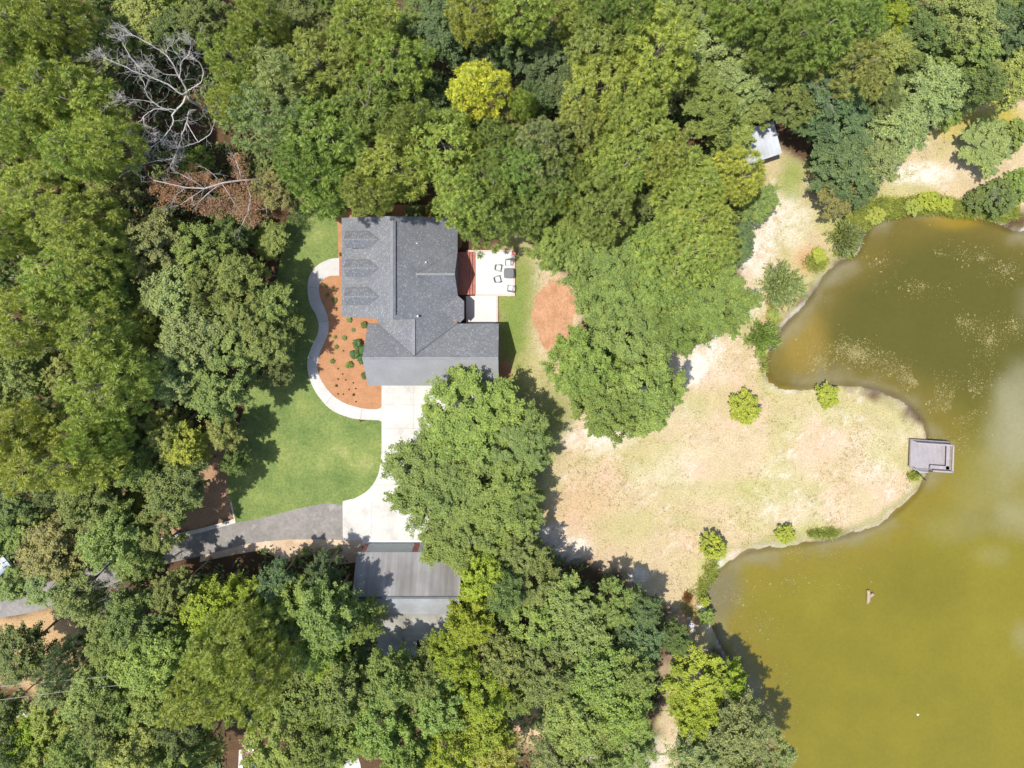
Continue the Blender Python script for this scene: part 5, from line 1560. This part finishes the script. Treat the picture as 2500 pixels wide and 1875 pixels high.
# ------------------------------------------------------------------ stuff: undergrowth, floating leaves
def make_undergrowth():
    rng = np.random.default_rng(71)
    n = 7500
    px = rng.uniform(-80, 2520, n); py = rng.uniform(-80, 1960, n)
    x = (px - CX) / S; y = -(py - CY) / S
    bad = np.zeros(n, bool)
    keep_out = [CLEAR_PX, [(690, 480), (1290, 480), (1290, 960), (1215, 1340), (860, 1345), (838, 1320), (640, 1330), (480, 1370), (360, 1400), (360, 1310), (550, 1275), (540, 1060), (610, 900)],
                LANE_T + LANE_B, [(860, 1320), (1180, 1320), (1180, 1660), (860, 1660)], [(1780, 280), (1930, 270), (1960, 420), (1800, 430)], STRAWPATCH, SIDESTRAW, [(560, 1780), (700, 1780), (700, 1960), (560, 1960)], [(800, 1820), (900, 1820), (900, 1960), (800, 1960)]]
    for po in keep_out: bad |= poly_sd(x, y, wpoly(po)) > -.6
    bad |= poly_sd(x, y, SHORE) > -1.2
    x = x[~bad]; y = y[~bad]
    pts = []; nor = []
    for i in range(len(x)):
        m_ = 26
        r = rng.uniform(.5, 1.5)
        dd = unit(rng.normal(size=(m_, 3))); dd[:, 2] = np.abs(dd[:, 2])
        pts.append(np.array([x[i], y[i], .1]) + dd * r * np.array([1, 1, 1.1]) * rng.uniform(.3, 1, (m_, 1)))
        nor.append(unit(dd + np.array([0, 0, .8]) + rng.normal(size=(m_, 3)) * .4))
    v, f = leaf_quads(np.concatenate(pts), np.concatenate(nor), .42, .22, rng)
    o = link('undergrowth', mesh_np('undergrowth', v, f), M['leaf'])
    o.color = (.20, .25, .09, 1)
    tag(o, 'low green undergrowth covering the forest floor under the trees', 'undergrowth', kind='stuff')


make_undergrowth()


def make_bank_grass():
    rng = np.random.default_rng(72)
    P = []
    for (px, py, rx, ry, n) in [(2150, 508, 70, 26, 700), (2260, 500, 80, 22, 900), (2350, 510, 60, 20, 500), (2060, 590, 30, 40, 300), (1990, 640, 30, 20, 200), (1735, 1392, 16, 34, 140), (1712, 1440, 9, 34, 110), (2010, 1300, 40, 10, 200),
                                (1885, 780, 14, 40, 150), (1860, 880, 8, 40, 100), (2090, 540, 40, 26, 300), (2440, 520, 50, 20, 400), (2230, 1160, 14, 10, 80), (1690, 1470, 25, 40, 70)]:
        a = rng.uniform(0, 6.28, n); q = np.sqrt(rng.uniform(0, 1, n))
        P.append(np.stack([(px + rx * q * np.cos(a) - CX) / S, -(py + ry * q * np.sin(a) - CY) / S, np.full(n, 0.0)], 1))
    P = np.concatenate(P)
    sd = poly_sd(P[:, 0], P[:, 1], SHORE)
    P = P[sd < .5]
    V = []
    for k in range(7):
        dv = unit(rng.normal(size=(len(P), 3)) * np.array([.6, .6, .1]) + np.array([0, 0, .9]))
        ln = rng.uniform(.25, .7, len(P))[:, None]
        s = unit(np.cross(dv, rng.normal(size=(len(P), 3)))) * .035
        b = P + rng.normal(size=P.shape) * np.array([.12, .12, 0]) - np.array([0, 0, .1])
        V.append(np.stack([b - s, b + s, b + dv * ln + s * .3, b + dv * ln - s * .3], 1))
    V = np.concatenate(V).reshape(-1, 3)
    o = link('bank_grass', mesh_np('bank_grass', V, np.arange(len(V)).reshape(-1, 4)), M['leaf'])
    o.color = (.42, .46, .12, 1)
    tag(o, 'tall yellow-green grass along the pond banks', 'grass', kind='stuff')
    # dry tufts over the clearing
    n = 26000
    P = np.stack([rng.uniform(-3, 46, n), rng.uniform(-56, 16, n), np.full(n, .0)], 1)
    x, y = P[:, 0], P[:, 1]
    k = (poly_sd(x, y, wpoly(CLEAR_PX)) > .6) & (poly_sd(x, y, SHORE) < -.9) & (fbm(x, y, .35, 66) + .5 * fbm(x, y, 1.4, 67) > .76 + rng.uniform(-.12, .12, n))
    P = P[k]
    V = []
    for _ in range(5):
        dv = unit(rng.normal(size=(len(P), 3)) * np.array([1, 1, .2]) + np.array([0, 0, .7]))
        ln = rng.uniform(.10, .26, len(P))[:, None]
        sd_ = unit(np.cross(dv, rng.normal(size=(len(P), 3)))) * .03
        b = P + rng.normal(size=P.shape) * np.array([.07, .07, 0]) - np.array([0, 0, .03])
        V.append(np.stack([b - sd_, b + sd_, b + dv * ln + sd_ * .3, b + dv * ln - sd_ * .3], 1))
    V = np.concatenate(V).reshape(-1, 3)
    o = link('dry_grass', mesh_np('dry_grass', V, np.arange(len(V)).reshape(-1, 4)), M['leaf'])
    o.color = (.47, .41, .23, 1)
    tag(o, 'thin dry grass tufts over the sandy clearing', 'grass', kind='stuff')


make_bank_grass()


def make_floating():
    rng = np.random.default_rng(73)
    P = []
    for (px, py, rx, ry, rot, n) in [(2090, 862, 110, 38, .25, 900), (2230, 930, 130, 45, .35, 800), (2330, 1000, 130, 70, .3, 700), (2370, 960, 120, 60, -.4, 400), (2420, 830, 40, 90, .2, 260), (2460, 660, 70, 40, 0, 200), (2250, 700, 110, 25, 0, 150),
                                     (2360, 790, 90, 40, .5, 200), (2480, 800, 60, 50, 0, 140), (2150, 640, 120, 60, 0, 90), (2400, 630, 130, 30, .0, 160), (2010, 700, 30, 60, 0, 60), (1800, 1470, 60, 80, 0, 220), (1860, 1530, 80, 60, 0, 120), (1930, 1420, 120, 60, 0, 100),
                                     (1915, 1730, 30, 130, 0, 170), (2300, 620, 200, 60, 0, 130), (1980, 1350, 120, 18, 0, 200), (2330, 1080, 90, 40, 0, 220), (2000, 880, 60, 40, .2, 250), (2050, 1430, 200, 120, 0, 60)]:
        a = rng.uniform(0, 6.28, n); q = np.abs(rng.normal(0, .55, n))
        u = rx * q * np.cos(a); v = ry * q * np.sin(a)
        P.append(np.stack([(px + u * math.cos(rot) - v * math.sin(rot) - CX) / S, -(py + u * math.sin(rot) + v * math.cos(rot) - CY) / S], 1))
    P = np.concatenate(P)
    P = np.concatenate([P, P + rng.normal(0, .35, P.shape)])
    P = P[(poly_sd(P[:, 0], P[:, 1], SHORE) > .25) & (fbm(P[:, 0], P[:, 1], .5, 33) > .43)]
    n = len(P)
    a = rng.uniform(0, 6.28, n)
    L_ = rng.uniform(.025, .07, n) * (1 + (rng.uniform(0, 1, n) > .93) * 1.2)
    w_ = L_ * rng.uniform(.35, .9, n)
    t = np.stack([np.cos(a), np.sin(a)], 1) * L_[:, None]; s = np.stack([-np.sin(a), np.cos(a)], 1) * w_[:, None]
    z = WATER_Z + .012 + rng.uniform(0, .01, n)
    cs = [P - t, P + s, P + t, P - s]
    V = np.stack([np.concatenate([c_, z[:, None]], 1) for c_ in cs], 1).reshape(-1, 3)
    o = link('floating_leaves', mesh_np('floating_leaves', V, np.arange(n * 4).reshape(n, 4)), M['leaf'])
    o.color = (.33, .285, .13, 1)
    tag(o, 'pale specks of floating leaves drifting in bands on the pond', 'leaves', kind='stuff')


make_floating()
